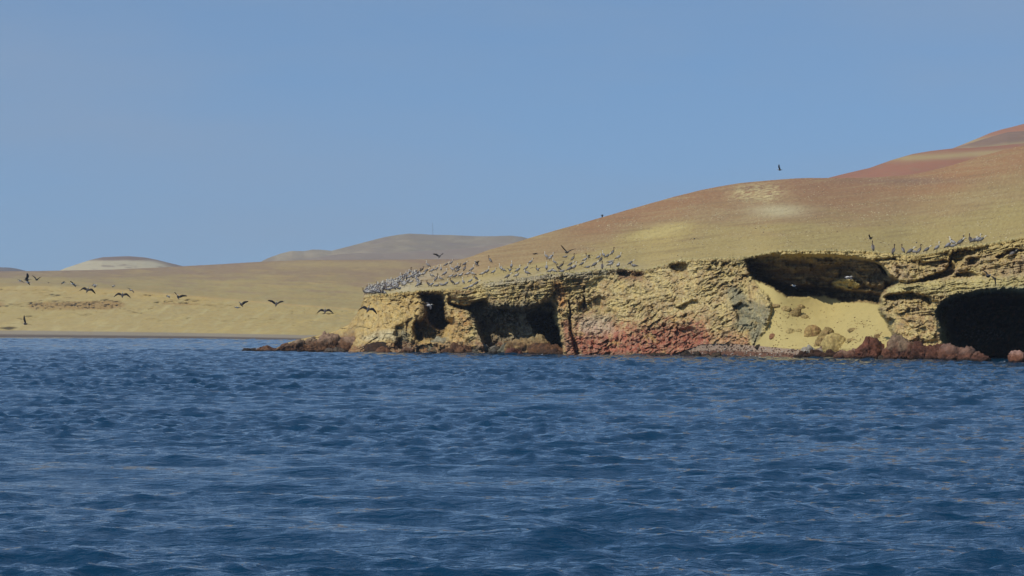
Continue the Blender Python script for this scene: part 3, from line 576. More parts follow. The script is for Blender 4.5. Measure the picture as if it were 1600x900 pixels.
#--OBJECTS--
# ------------------------------------------------------------------ rocks
_ico = {}
def ico(n):
    if n not in _ico:
        import bmesh
        bm = bmesh.new(); bmesh.ops.create_icosphere(bm, subdivisions=n, radius=1)
        _ico[n] = (np.array([v.co[:] for v in bm.verts]), np.array([[v.index for v in f.verts] for f in bm.faces], np.int32)); bm.free()
    return _ico[n]
def chunk(n, dims, rg, planes=16):
    """an angular block: a lump cut by random planes"""
    N = rg.normal(size=(planes, 3)); N /= np.linalg.norm(N, axis=1)[:, None]; d = rg.uniform(.62, .95, planes)
    r = np.min(np.where(n @ N.T > .05, d[None] / np.maximum(n @ N.T, .05), 9), axis=1); return n * np.minimum(r, 1.15)[:, None]
def rock_mesh(dims, seed, col, col2=None, rough=.3, sub=5, prof=None, wet=None, cap=None, lean=0.0, cell=None, shade=.60, smooth_lump=False):
    W, Dp, Hh = dims; rg = np.random.RandomState(seed * 7 + 1)
    parts = [(0, 0, 1.0, 1.0)]
    if not smooth_lump and sub > 3:
        k = int(np.clip(round(W / max(Hh, .3) * 1.1), 2, 8)); parts = [(0, 0, .95, .72)]
        for q in range(k): parts.append((-1 + 2 * (q + .5) / k + rg.uniform(-.1, .1), rg.uniform(-.6, .3), rg.uniform(1.5, 2.3) / (k + .4), rg.uniform(.6, 1.0)))
        for q in range(k): parts.append((rg.uniform(-.95, .95), rg.uniform(-1.0, -.4), rg.uniform(.6, 1.1) / k, rg.uniform(.18, .45)))
    Vs = []; Fs = []; b = 0; sb = sub if len(parts) == 1 else max(4, sub - 1) if sub > 4 else 3
    for (cx, cy, w, hh) in parts:
        V, Fc = ico(sb if len(parts) == 1 or (cx, cy) != (0, 0) else sub - 1); n = V / np.linalg.norm(V, axis=1)[:, None]
        P = (np.sign(n) * np.abs(n) ** .9 if smooth_lump else chunk(n, None, rg)) * np.array([W / 2 * w, Dp / 2 * (1 if w > .9 else min(1, w * 1.6)), Hh * hh]) * (1.12, 1.12, 1.12) + np.array([cx * W / 2 * .86, cy * Dp / 2, 0])
        c = (cell or max(min(W, Hh * 2) * .32, .15)) * .6; q = P / c; amp = rough * min(W * w, Hh * 2 * hh, Dp) * .42 * (1 if smooth_lump else 1.0)
        P = P + n * (amp * (fbm(q[:, 0] * .6, q[:, 1] * .6, q[:, 2] * .6, 3, seed) + .8 * fbm(q[:, 0] * 1.3 + 9, q[:, 1] * 1.3, q[:, 2] * 1.3, 4, seed + 3, .6, True) - .3))[:, None]
        if not smooth_lump:
            u = P / .55; fr = fbm(u[:, 0], u[:, 1], u[:, 2] * 1.3, 4, seed + 5, .62, True) * .75 + .6 * cells(u[:, 0] * 1.1 + u[:, 1] * .4, u[:, 2] * 1.1 + u[:, 1] * .3, 6)[0]
            P = P + n * (min(.28, Hh * .2) * (fr - .2))[:, None]
        Vs.append(P); Fs.append(Fc + b); b += len(P)
    P = np.vstack(Vs); Fc = np.vstack(Fs)
    if prof is not None:
        f = np.interp(P[:, 0] / (W / 2), [a for a, _ in prof], [b for _, b in prof]); P[:, 2] = np.where(P[:, 2] > 0, P[:, 2] * f, P[:, 2])
    P[:, 0] += lean * P[:, 2]
    P[:, 2] = np.where(P[:, 2] < 0, P[:, 2] * .4 / max(1, Hh), P[:, 2])
    q = P / ((cell or max(min(W, Hh * 2) * .32, .15)) * .8)
    C = np.zeros((len(P), 3)) + lin(col) * shade
    g = fbm(q[:, 0] * .8, q[:, 1] * .8, q[:, 2] * .8, 4, seed + 9, .6)
    def mix(m, cc):
        nonlocal C
        m = np.clip(m, 0, 1)[:, None]; C = C * (1 - m) + lin(cc) * shade * m
    if col2: mix(sstep(-.15, .3, g), col2)
    if wet: mix(1 - sstep(wet * .4, wet, P[:, 2] + .25 * g), (44, 36, 28))
    if cap: mix(sstep(.5, .85, P[:, 2] / Hh + .5 * g), cap)
    return mesh_from('rock', P, Fc, M_ROCK, C)
def rock(px, pyb, w, h, label, seed, col, group=None, Y=None, thick=.8, cat='rock', name='rock', sink=0.05, **kw):
    """a rock whose foot stands at (px, pyb) of the elevation, w x h photo pixels large"""
    if Y is None: Y = CAMH * F / (pyb - HZ)
    s = Y / F
    p = ray(px, pyb, Y + w * s * thick * .35)
    me = rock_mesh((w * s * 1.08, w * s * thick, h * s * 1.05), seed, col, **kw)
    o = link(name, me, label=label, category=cat)
    o.location = (p[0], p[1], p[2] - sink * h * s)
    if group: o['group'] = group
    return o
BR, BR2, DK, RD, RD2 = (144, 104, 72), (92, 66, 48), (62, 52, 42), (142, 94, 68), (92, 60, 46)
TAN, TAN2, GY, WH = (190, 160, 104), (164, 128, 80), (132, 126, 108), (222, 214, 196)
GS = 'brown rocks along the foot of the headland'
rock(389, 549, 20, 6.5, 'small dark islet rock, farthest left of all rocks, in the blue sea', 1, DK, col2=BR2, wet=.25, sub=4)
rock(416, 549.5, 38, 12, 'low reddish brown islet rock standing alone in the water off the point', 2, BR, col2=RD2, wet=.3, rough=.45, prof=[(-1, .5), (-.4, .8), (.1, 1.0), (.5, .7), (1, .9)], sub=5)
rock(473, 550, 84, 23, 'long brown rock ridge tapering down into the sea at the tip of the headland', 3, BR, col2=BR2, wet=.4, rough=.32, thick=.35, prof=[(-1, .12), (-.7, .55), (-.3, .78), (.2, .9), (.6, 1.0), (1, 1.0)], cap=(186, 160, 130), sub=6, cell=.9)
rock(541, 550.5, 84, 27, 'broad brown shore rock under the sunlit tip of the cliff', 4, BR, col2=BR2, wet=.5, rough=.36, thick=.4, prof=[(-1, 1.0), (-.5, 1.05), (0, .95), (.6, .8), (1, .6)], cap=(196, 162, 132), sub=6, cell=.9)
rock(522, 550.5, 30, 9, 'low grey boulder in front of the brown shore rocks below the tip', 5, (120, 108, 92), col2=BR2, wet=.2, rough=.3, sub=4, Y=288)
rock(602, 551.5, 58, 17, 'dark brown shore rock between the cliff tip and the first hollow', 6, BR2, col2=DK, wet=.4, rough=.4, thick=.5, sub=5, cell=.7)
rock(598, 551.5, 22, 9, 'small orange brown rock at the waterline left of the first hollow', 7, (150, 104, 74), col2=BR, wet=.15, rough=.4, sub=4, Y=281)
rock(664, 552, 62, 14, 'low red brown rock shelf at the water below the first hollow', 8, (140, 104, 80), col2=BR2, wet=.35, rough=.45, thick=.5, cap=(206, 188, 160), sub=5, cell=.6)
rock(697, 547, 46, 20, 'pale green grey boulder pile leaning against the orange column', 9, (152, 142, 110), col2=BR, rough=.5, sub=5, Y=276, cell=.6, cap=(196, 186, 152))
rock(722, 553, 56, 13, 'reddish low rock in the water before the orange column', 10, BR, col2=BR2, wet=.35, rough=.45, thick=.5, sub=5, cell=.6)
rock(757, 553, 34, 16, 'grey rubble rock at the right foot of the orange column', 11, GY, col2=DK, wet=.3, rough=.5, sub=5, cell=.5, cap=(190, 184, 170))
rock(778, 553.5, 26, 13, 'dark grey rock at the waterline inside the big cavern mouth', 12, (104, 98, 86), Y=267, col2=DK, wet=.3, rough=.5, sub=4, cell=.5)
rock(792, 553, 20, 25, 'narrow pale grey pinnacle left of the tan boulder in the cavern', 13, (150, 144, 118), Y=265, col2=GY, wet=.4, rough=.45, sub=5, cell=.45, prof=[(-1, .4), (-.2, 1), (.3, .9), (1, .4)])
rock(826, 554, 54, 37, 'large tan boulder lit by the sun in the cavern mouth', 14, (198, 164, 110), Y=262.5, col2=BR, wet=.5, rough=.32, sub=6, cell=.8, thick=.7, cap=(196, 172, 120))
rock(851, 553.5, 36, 17, 'orange brown rock right of the tan boulder in the cavern mouth', 15, (146, 104, 70), Y=260.5, col2=BR2, wet=.3, rough=.45, sub=5, cell=.6)
rock(803, 554, 20, 11, 'small brick red rock in the water in front of the tan boulder', 16, (136, 88, 70), Y=260, col2=RD2, wet=.2, rough=.45, sub=4)
rock(868, 554.5, 18, 8, 'small dark rock at the right end of the cavern floor', 17, BR2, wet=.2, rough=.45, sub=4)
rock(1055, 555.5, 28, 17, 'dark weed covered boulder at the foot of the red cliff', 18, (52, 56, 46), col2=(36, 40, 34), rough=.3, sub=5)
rock(1079, 557.5, 28, 8, 'low dark brown rock just right of the weed covered boulder', 19, (84, 70, 54), col2=DK, wet=.2, rough=.45, sub=4)
rock(1028, 556.5, 34, 6, 'flat dark rock just left of the weed covered boulder', 20, (90, 74, 56), col2=DK, wet=.2, rough=.45, sub=4)
rock(1104, 558.3, 16, 5, 'flat low stone at the water in front of the pebble beach', 21, (84, 70, 54), col2=DK, rough=.4, sub=4)
rock(1121, 558.8, 15, 9, 'brown rounded stone at the left end of the wet pebbles', 22, (116, 96, 72), col2=DK, rough=.35, sub=4)
for i, (x, y, w, lab) in enumerate([(1139, 538, 7, 'dark stone at the top of the pebble beach under the tan cliff'), (1160, 540.5, 5, 'tiny dark stone midway along the top of the pebble beach'), (1185, 543, 9, 'dark stone where cliff, sand and pebble beach meet')]):
    rock(x, y, w, w * .55, lab, 30 + i, (84, 70, 52), Y=depth_at(x, y) - .1, sub=3, rough=.35, sink=.2)
# rocks on the sand slope
def sand_rock(x, y, w, h, lab, seed, col=TAN, **kw):
    kw.setdefault('sub', 4); kw.setdefault('rough', .30); kw.setdefault('shade', .95); kw.setdefault('smooth_lump', True); h *= .85; w *= .95
    rock(x, y, w, h, lab, seed, col, Y=depth_at(x, y) - .12 * w / 16, sink=kw.pop('sink', .15), **kw)
sand_rock(1286, 537, 22, 29, 'tall angular boulder with a shaded face low on the sand slope', 41, (170, 146, 92), sub=5, lean=.28, thick=.9, rough=.5, col2=(150, 124, 80))
sand_rock(1270, 523, 24, 17, 'tan block leaning against the left side of the angular boulder', 42, (182, 154, 96), sub=5, col2=TAN2)
sand_rock(1304, 545, 40, 28, 'smooth rounded mound boulder right of the angular boulder', 43, (192, 170, 108), sub=5, rough=.14, col2=(180, 156, 98))
sand_rock(1240, 492, 15, 13, 'dark tilted slab high on the sand slope', 44, (160, 136, 86), lean=.6, rough=.4)
sand_rock(1251, 480, 11, 5, 'small flat stone above the tilted slab', 45, (176, 152, 98), rough=.4)
sand_rock(1228, 484, 15, 6, 'flat tan stone left of the tilted slab', 46, (188, 164, 108), rough=.4)
sand_rock(1212, 479, 14, 4.5, 'flat stone at the upper left edge of the sand slope', 47, (182, 156, 104), rough=.4)
sand_rock(1257, 496, 11, 5, 'small tan stone just below the tilted slab', 48, (184, 160, 104), rough=.4)
sand_rock(1235, 519, 13, 9, 'half buried tan stone in the left part of the sand slope', 49, (192, 170, 110), sink=.4)
sand_rock(1248, 517, 9, 5, 'little half buried stone beside the larger one on the left', 50, (192, 170, 110), sink=.4)
sand_rock(1207, 527, 9, 7, 'small reddish stone at the lower left of the sand slope', 51, (170, 122, 84))
sand_rock(1371, 528, 10, 7, 'small brown stone at the right edge of the sand slope', 52, (150, 124, 80))
sand_rock(1333, 516, 14, 4.5, 'cluster like flat stone in the right part of the sand slope', 53, (176, 152, 100), rough=.6, sink=.3)
sand_rock(1330, 532, 12, 4, 'low stone right of the smooth mound boulder', 54, (182, 158, 104), rough=.6, sink=.3)
# rocks right of the beach
rock(1262, 550, 15, 10.5, 'white guano stained rock at the end of the pebble beach', 61, WH, col2=(190, 178, 160), rough=.5, sub=4, Y=226)
rock(1287, 550, 22, 8, 'whitish stained low rock right of the white rock', 62, (200, 184, 160), col2=BR, rough=.5, sub=4, Y=226)
rock(1285, 560, 74, 12, 'low dark brown rock shelf between the pebbles and the sea', 63, BR2, col2=(92, 62, 46), wet=.35, rough=.5, thick=.3, sub=5, cell=.5)
rock(1330, 561, 36, 17, 'reddish rock left of the big red boulder', 64, RD, col2=RD2, wet=.3, rough=.4, sub=5, cap=(188, 150, 124))
rock(1362, 561.5, 46, 33, 'big dark red boulder right of the sand slope', 65, (144, 92, 70), col2=RD2, wet=.5, rough=.35, sub=6, cell=.7, prof=[(-1, .6), (-.3, .95), (.3, 1), (1, .8)])
rock(1384, 563, 22, 7, 'small dark rock at the water before the big red boulder', 66, (90, 74, 58), rough=.4, sub=4)
rock(1412, 563, 56, 36, 'broad red brown rock at the foot of the pillar', 67, (146, 98, 74), col2=RD2, wet=.5, rough=.35, sub=6, cell=.7, thick=.6, cap=(176, 148, 118))
rock(1453, 563.5, 46, 33, 'furrowed red brown rock right of the broad pillar foot', 68, (140, 92, 70), col2=RD2, wet=.5, rough=.35, sub=6, cell=.6, thick=.6)
rock(1489, 564, 34, 25, 'rounded red brown rock at the left edge of the sea cave', 69, (150, 102, 78), col2=RD2, wet=.4, rough=.3, sub=5, cap=(166, 128, 108))
rock(1519, 565.5, 42, 22, 'rightmost furrowed rock reaching into the mouth of the sea cave', 70, (142, 96, 74), col2=RD2, wet=.4, rough=.3, sub=5, cap=(160, 124, 104))
rock(1461, 533, 27, 22, 'pale yellow rounded boulder resting above the red rocks', 71, (206, 186, 118), col2=(188, 160, 100), rough=.2, sub=5, Y=216)
rock(1411, 531, 30, 20, 'white stained rock wedged at the foot of the pillar', 72, (206, 194, 164), col2=(170, 130, 100), rough=.5, sub=5, Y=220)
rock(1597, 566.5, 36, 20, 'orange rock at the right edge of the sea cave mouth', 73, (176, 116, 86), col2=RD, wet=.3, rough=.35, sub=5, cap=(216, 170, 150))
rock(1436, 531, 20, 12, 'small pink white stone between the pillar and the pale boulder', 74, (196, 166, 140), col2=RD, rough=.5, sub=4, Y=217)

# ------------------------------------------------------------------ birds
def ring(c, t, rx, rz, n=10, up=(0, 0, 1)):
    t = np.array(t, float); t /= np.linalg.norm(t); r = np.cross(t, up); r /= max(np.linalg.norm(r), 1e-6); u = np.cross(r, t)
    a = np.arange(n) / n * 2 * math.pi
    return np.array(c) + np.outer(np.cos(a) * rx, r) + np.outer(np.sin(a) * rz, u)
class MB:
    def __init__(s): s.V = []; s.F = []; s.C = []
    def loft(s, sec, cols, n=10):
        """sec: (centre, half width, half height) along a curve"""
        b = len(s.V); P = np.array([q[0] for q in sec], float)
        for i, q in enumerate(sec):
            t = P[min(i + 1, len(P) - 1)] - P[max(i - 1, 0)]
            up = (0, 0, 1) if abs(t[2]) < .97 * np.linalg.norm(t) else (-1, 0, 0)
            s.V += list(ring(q[0], t, q[1], q[2], n, up)); s.C += [cols[i]] * n
        for i in range(len(sec) - 1):
            for k in range(n):
                s.F.append((b + i * n + k, b + i * n + (k + 1) % n, b + (i + 1) * n + (k + 1) % n, b + (i + 1) * n + k))
        s.F.append(tuple(b + k for k in range(n))[::-1]); s.F.append(tuple(b + (len(sec) - 1) * n + k for k in range(n)))
    def blade(s, pts, cols):
        """a wing: (leading edge, trailing edge, thickness) stations from root to tip"""
        b = len(s.V)
        for (le, te, th), c in zip(pts, cols):
            le = np.array(le, float); te = np.array(te, float); m = le * .65 + te * .35
            s.V += [le, m + (0, 0, th), te, m - (0, 0, th)]; s.C += [c[0], c[0], c[1], c[0]]
        for i in range(len(pts) - 1):
            for k in range(4):
                s.F.append((b + i * 4 + k, b + i * 4 + (k + 1) % 4, b + i * 4 + 4 + (k + 1) % 4, b + i * 4 + 4 + k))
        s.F.append((b + 3, b + 2, b + 1, b)); e = b + (len(pts) - 1) * 4; s.F.append((e, e + 1, e + 2, e + 3))
    def mesh(s, nm):
        return mesh_from(nm, np.array(s.V), [tuple(int(i) for i in f) for f in s.F], M_BIRD, np.array([lin(c) for c in s.C]))
SIL, GRY, DRK, WHT, BIL, BLY = (152, 150, 150), (92, 88, 86), (40, 36, 34), (228, 222, 204), (158, 132, 94), (56, 48, 46)
def pelican(nm, neck, tilt=32, head=WHT, nape=None, wings=None, legs=True, body=SIL, sit=False, wing=SIL):
    neck = [(a, b * .86) for a, b in neck]
    """facing +X; neck: list of points from the chest, the last ones being head and bill tip"""
    m = MB(); nape = nape or head
    c, s_ = math.cos(math.radians(tilt)), math.sin(math.radians(tilt)); z0 = .20 if sit else .40
    B = lambda a, up=0: (a * c - up * s_, 0, z0 + a * s_ + up * c)
    sec = [(B(-.50, .0), .015, .008), (B(-.40), .07, .02), (B(-.28), .085, .06), (B(-.12), .145, .135), (B(.04), .16, .155), (B(.18), .14, .145), (B(.28, .01), .085, .09)]
    col = [DRK, DRK, GRY, body, body, body, BLY]
    ch = np.array(B(.28, .01)); nk = [ch + np.array((a, 0, b)) for a, b in neck]
    rr = [(.058, .064), (.044, .05), (.036, .042), (.034, .040), (.036, .044), (.052, .056)][-(len(nk) - 2):]
    for i, p in enumerate(nk[:-2]): sec.append((tuple(p), *rr[min(i, len(rr) - 1)])); col.append(nape)
    h = nk[-2]; tp = nk[-1]; sec.append((tuple(h), .05, .055)); col.append(head)
    dv = tp - h; sec.append((tuple(h + dv * .15), .034, .040)); col.append(head)
    sec.append((tuple(h + dv * .3 - np.array((0, 0, .008))), .022, .034)); col.append(BIL); sec.append((tuple(h + dv * .65 - np.array((0, 0, .012))), .018, .03)); col.append(BIL); sec.append((tuple(tp), .008, .008)); col.append((190, 120, 60))
    m.loft(sec, col, 10)
    if wings is None:
        for sy in (-1, 1):           # folded wings over the flanks, tips crossing the tail
            m.loft([((B(.22, .03)[0], sy * .105, B(.22, .03)[2]), .015, .05), ((B(.08, .03)[0], sy * .135, B(.08, .03)[2]), .03, .10), ((B(-.12, .03)[0], sy * .12, B(-.12, .03)[2]), .028, .095), ((B(-.32, .03)[0], sy * .07, B(-.32, .03)[2]), .018, .055), ((B(-.52, .01)[0], sy * .02, B(-.52, .01)[2]), .006, .014)], [wing, wing, wing, GRY, DRK], 8)
    else:
        for sy in (-1, 1):
            root = np.array(B(.14, .06)); rt = np.array(B(-.16, .04)); st = [((root[0], sy * .08, root[2]), (rt[0], sy * .08, rt[2]), .022)]
            for (out, fwd, up, chord) in wings: st.append(((root[0] + fwd, sy * (.08 + out), root[2] + up), (root[0] + fwd - chord, sy * (.08 + out), root[2] + up - .03), .012))
            m.blade(st, [(GRY, DRK)] + [((96, 92, 90), DRK)] * (len(wings) - 1) + [(DRK, DRK)])
    if legs and not sit:
        for sy in (-1, 1):
            m.loft([((-.02, sy * .06, z0 - .08), .022, .022), ((.0, sy * .06, .16), .013, .013), ((-.01, sy * .06, .015), .012, .012)], [BLY] * 3, 6)
            m.loft([((-.04, sy * .06, .012), .015, .008), ((.03, sy * .065, .012), .035, .008), ((.10, sy * .075, .010), .045, .006)], [BLY] * 3, 6)
    me = m.mesh(nm)
    return me
ME = dict(
    up=pelican('pelican_upright', [(.05, .07), (.06, .17), (.03, .28), (.02, .39), (.07, .47), (.30, .33)], 36),
    up2=pelican('pelican_upright', [(.06, .06), (.09, .15), (.07, .25), (.05, .34), (.10, .41), (.38, .33)], 30, wing=(178, 176, 174)),
    dark=pelican('pelican_dark_neck', [(.05, .07), (.06, .17), (.03, .28), (.02, .39), (.07, .47), (.30, .33)], 38, head=(200, 190, 160), nape=(74, 48, 36), body=(84, 78, 74), wing=(104, 100, 98)),
    brown=pelican('pelican_brown', [(.05, .07), (.06, .17), (.03, .28), (.02, .39), (.07, .46), (.30, .34)], 50, head=(90, 74, 62), nape=(80, 62, 52), body=(104, 92, 84)),
    rest=pelican('pelican_resting', [(.05, .05), (.04, .12), (-.03, .17), (.02, .22), (.20, .04)], 22, body=(196, 192, 184), wing=(186, 182, 176)),
    lean=pelican('pelican_leaning', [(.08, .05), (.15, .12), (.20, .20), (.28, .26), (.56, .20)], 32, body=(112, 108, 106), wing=(132, 130, 130)),
    sit=pelican('pelican_sitting', [(.05, .05), (.03, .12), (-.04, .16), (.02, .20), (.22, .05)], 8, sit=True),
    preen=pelican('pelican_preening', [(.07, .05), (.13, .13), (.12, .21), (.04, .22), (-.14, .08)], 25),
    spread=pelican('pelican_spread', [(.06, .07), (.08, .16), (.05, .26), (.04, .35), (.09, .42), (.32, .30)], 30, wings=[(.25, .10, .26, .34), (.50, .02, .40, .32), (.85, -.22, .38, .18), (1.0, -.34, .34, .05)]),
    spreadd=pelican('pelican_spread_dark', [(.06, .07), (.08, .16), (.05, .26), (.04, .35), (.09, .42), (.32, .30)], 25, head=(86, 60, 48), nape=(74, 48, 36), wings=[(.28, .08, .12, .34), (.60, .0, .16, .32), (.9, -.22, .05, .2), (1.08, -.34, -.02, .05)]),
    fdown=pelican('pelican_flying', [(.05, .05), (.04, .10), (.06, .13), (.14, .13), (.46, .05)], 2, wings=[(0.22, 0.1, 0.1, 0.425), (0.48, 0.14, 0.1, 0.398), (0.78, 0, -0.12, 0.29), (1, -0.18, -0.36, 0.101)], legs=False, body=GRY, head=(190, 186, 176)),
    fup=pelican('pelican_flying', [(.05, .05), (.04, .10), (.06, .13), (.14, .13), (.46, .05)], 2, wings=[(0.22, 0.1, 0.16, 0.425), (0.46, 0.14, 0.34, 0.398), (0.78, 0, 0.52, 0.29), (1.02, -0.18, 0.62, 0.101)], legs=False, body=GRY, head=(190, 186, 176)),
    fglide=pelican('pelican_flying', [(.05, .05), (.04, .10), (.06, .13), (.14, .13), (.46, .05)], 2, wings=[(0.24, 0.1, 0.08, 0.452), (0.52, 0.14, 0.12, 0.425), (0.86, 0, 0.08, 0.29), (1.1, -0.18, 0.02, 0.101)], legs=False, body=GRY, head=(190, 186, 176)),
    fpale=pelican('pelican_flying', [(.05, .05), (.04, .10), (.06, .13), (.14, .13), (.46, .05)], 2, wings=[(0.24, 0.1, 0.06, 0.425), (0.5, 0.14, 0.03, 0.398), (0.82, 0, -0.02, 0.29), (1.05, -0.18, -0.1, 0.101)], legs=False, body=(226, 222, 214), head=WHT),
)
# the underside and the flight feathers of the silhouetted flyers are dark, the back is silvery
for k in ('fdown', 'fup', 'fglide'):
    me = ME[k]; co = np.zeros(len(me.vertices) * 3, np.float32); me.vertices.foreach_get('co', co); co = co.reshape(-1, 3)
    ca = me.color_attributes['tint']; c4 = np.zeros(len(co) * 4, np.float32); ca.data.foreach_get('color', c4); c4 = c4.reshape(-1, 4)
    body = (np.abs(co[:, 1]) < .16) & (co[:, 0] < .3); lowr = body & (co[:, 2] < .42); c4[lowr, :3] = lin((52, 48, 46)); wing = np.abs(co[:, 1]) >= .16; c4[wing, :3] = lin((40, 36, 34)); ca.data.foreach_set('color', c4.ravel())
def bird(kind, p, rz, label, group=None, s=1.0, cat='pelican', name='pelican', pitch=0, roll=0):
    o = link(name, ME[kind], label=label, category=cat); o.location = p; o.rotation_euler = (roll, pitch, math.radians(rz)); o.scale = (s, s, s)
    if group: o['group'] = group
    return o
POSE = dict(up='upright white-necked pelican', up2='pelican with half-raised neck', dark='pelican with dark raised neck', brown='brown upright pelican', rest='grey pelican with drawn-in neck', lean='grey pelican leaning forward', sit='pelican sitting low', preen='grey pelican preening its back', spread='pelican with half-open wings', spreadd='dark pelican with both wings spread')
stand = [  # area, pose, px, py of the feet, facing (0 = right, 180 = left)
    ('A', 'dark', 659, 425, 10), ('A', 'up', 668.7, 418, 170), ('A', 'lean', 666, 427, 20), ('A', 'up2', 675.5, 427, 20), ('A', 'up', 681.7, 424, 15), ('A', 'up2', 689, 424, 100), ('A', 'lean', 697.5, 417, 5), ('A', 'up', 705, 414, 30),
    ('A', 'up2', 706.5, 425, 160), ('A', 'up', 712.7, 422, 20), ('A', 'dark', 717.5, 422, 40), ('A', 'lean', 725.7, 416, 30), ('A', 'spread', 744.5, 417, 200), ('A', 'brown', 765.6, 411, 160), ('A', 'up', 737.4, 425, 10), ('A', 'brown', 726.4, 424, 60),
    ('A', 'rest', 730.5, 432, 20), ('A', 'rest', 738.8, 432, 190), ('A', 'lean', 715.4, 427, 10), ('A', 'rest', 704.4, 436, 0), ('A', 'lean', 711, 435, 20), ('A', 'rest', 719.6, 435, 40), ('A', 'up', 723.7, 444, 120), ('A', 'up2', 734.7, 443, 30),
    ('A', 'dark', 744, 438, 150), ('A', 'lean', 744, 447, 25), ('A', 'rest', 736, 452, 10), ('A', 'sit', 727.8, 452, 30), ('A', 'up', 695.5, 432, 20), ('A', 'rest', 675.5, 434.6, 200), ('A', 'brown', 681, 440, 30), ('A', 'preen', 689.3, 439, 190),
    ('A', 'rest', 661.8, 432, 40), ('A', 'dark', 670, 448, 170), ('A', 'up2', 674, 448.5, 20), ('A', 'sit', 681.7, 448, 10), ('A', 'sit', 690.7, 447, 180), ('A', 'up', 697.5, 447, 15), ('A', 'dark', 707, 445, 190), ('A', 'rest', 714, 447, 0), ('A', 'dark', 656.3, 448, 5),
    ('B', 'rest', 754, 431, 20), ('B', 'up', 761.5, 428, 30), ('B', 'up2', 771, 428.5, 20), ('B', 'up', 782.7, 423, 150), ('B', 'up2', 786.5, 425.5, 200), ('B', 'up', 798.5, 420, 80), ('B', 'spreadd', 797, 425, 70), ('B', 'lean', 792.5, 435, 20),
    ('B', 'up', 809, 425.5, 10), ('B', 'rest', 807.5, 433, 30), ('B', 'up', 821.8, 422.5, 20), ('B', 'up2', 829, 413.5, 40), ('B', 'preen', 824, 430, 180), ('B', 'spreadd', 839.8, 425, 120), ('B', 'up', 854, 422.5, 90),
    ('C', 'up', 854, 404, 150), ('C', 'up2', 861, 404, 20), ('C', 'rest', 859, 407, 10), ('C', 'sit', 882.5, 402.5, 0), ('C', 'up', 867.5, 414, 170), ('C', 'dark', 873, 423, 200), ('C', 'dark', 877, 419, 10), ('C', 'sit', 878, 426, 0),
    ('C', 'rest', 860, 428, 10), ('C', 'rest', 866, 427.5, 190), ('C', 'lean', 890, 425, 20), ('C', 'up', 897.5, 423, 20), ('C', 'brown', 895, 408.5, 30), ('C', 'lean', 890.7, 417, 15), ('D', 'lean', 909.5, 417, 20), ('D', 'up2', 914, 410, 25),
    ('D', 'spreadd', 918.5, 405, 200), ('D', 'lean', 929, 419, 25), ('D', 'sit', 917.7, 420, 0), ('D', 'brown', 941, 421, 90), ('D', 'dark', 939.5, 411, 60), ('D', 'up', 942.5, 402, 120), ('D', 'up2', 935, 406, 20), ('D', 'lean', 948.5, 405, 30),
    ('D', 'brown', 957.5, 400, 40), ('D', 'up2', 965.7, 407, 20), ('D', 'sit', 953.7, 412, 0), ('D', 'rest', 953.7, 419, 10), ('D', 'rest', 965.7, 420, 60), ('D', 'lean', 985, 415, 20), ('D', 'sit', 990.5, 418, 190),
    ('E', 'brown', 1364.4, 392, 90), ('E', 'brown', 1396, 397.5, 60), ('E', 'brown', 1410.7, 393.5, 120), ('E', 'lean', 1422, 398.5, 25), ('E', 'sit', 1429.4, 394, 180), ('E', 'brown', 1435.9, 397, 30), ('E', 'lean', 1448, 395.5, 20), ('E', 'up', 1464.3, 392.5, 20), ('E', 'up', 1481.4, 389.5, 15),
    ('E', 'up2', 1489, 383, 160), ('E', 'sit', 1489, 387.5, 0), ('E', 'lean', 1500, 385, 25), ('E', 'dark', 1502.5, 380, 40), ('E', 'dark', 1516, 379, 100), ('E', 'lean', 1521, 381, 20), ('E', 'up2', 1527.7, 380.5, 25), ('E', 'lean', 1532.6, 380, 10), ('F', 'lean', 1582, 403, 25)]
AREA = dict(A='in the loose crowd', B='above the big cavern', C='on the slope above the ledges', D='above the red-footed face', E='on the rim right of the bay', F='on the lower ledge')
ORD = ['first', 'second', 'third', 'fourth', 'fifth', 'sixth', 'seventh', 'eighth', 'ninth', 'tenth', 'eleventh', 'twelfth']; ORD += ['thirteenth', 'fourteenth', 'fifteenth', 'sixteenth']
from collections import defaultdict
byk = defaultdict(list)
for q in stand: byk[(q[0], q[1])].append(q)
for (ar, ps), L in byk.items():
    L.sort(key=lambda q: q[2])
    for i, (_, _, x, y, rz) in enumerate(L):
        p = on_coast(x, y)
        if len(L) == 1: lab = f"the only {POSE[ps]} {AREA[ar]}"
        elif len(L) == 2: lab = f"{POSE[ps]} {AREA[ar]}, {'left' if i == 0 else 'right'} of two"
        else: lab = f"{POSE[ps]} {AREA[ar]}, {ORD[i] if i < 12 else 'last'} from left"
        if ar == 'F': lab = 'lone grey pelican leaning forward on the lower ledge at the right edge'
        bird(ps, (p[0], p[1], p[2] - .02), rz + random.uniform(-8, 8), lab, {'A': 'pelicans in the loose crowd', 'E': 'pelicans on the rim of the right headland'}.get(ar, 'pelicans on the headland slope'), s=.90 * random.uniform(.88, 1.08))
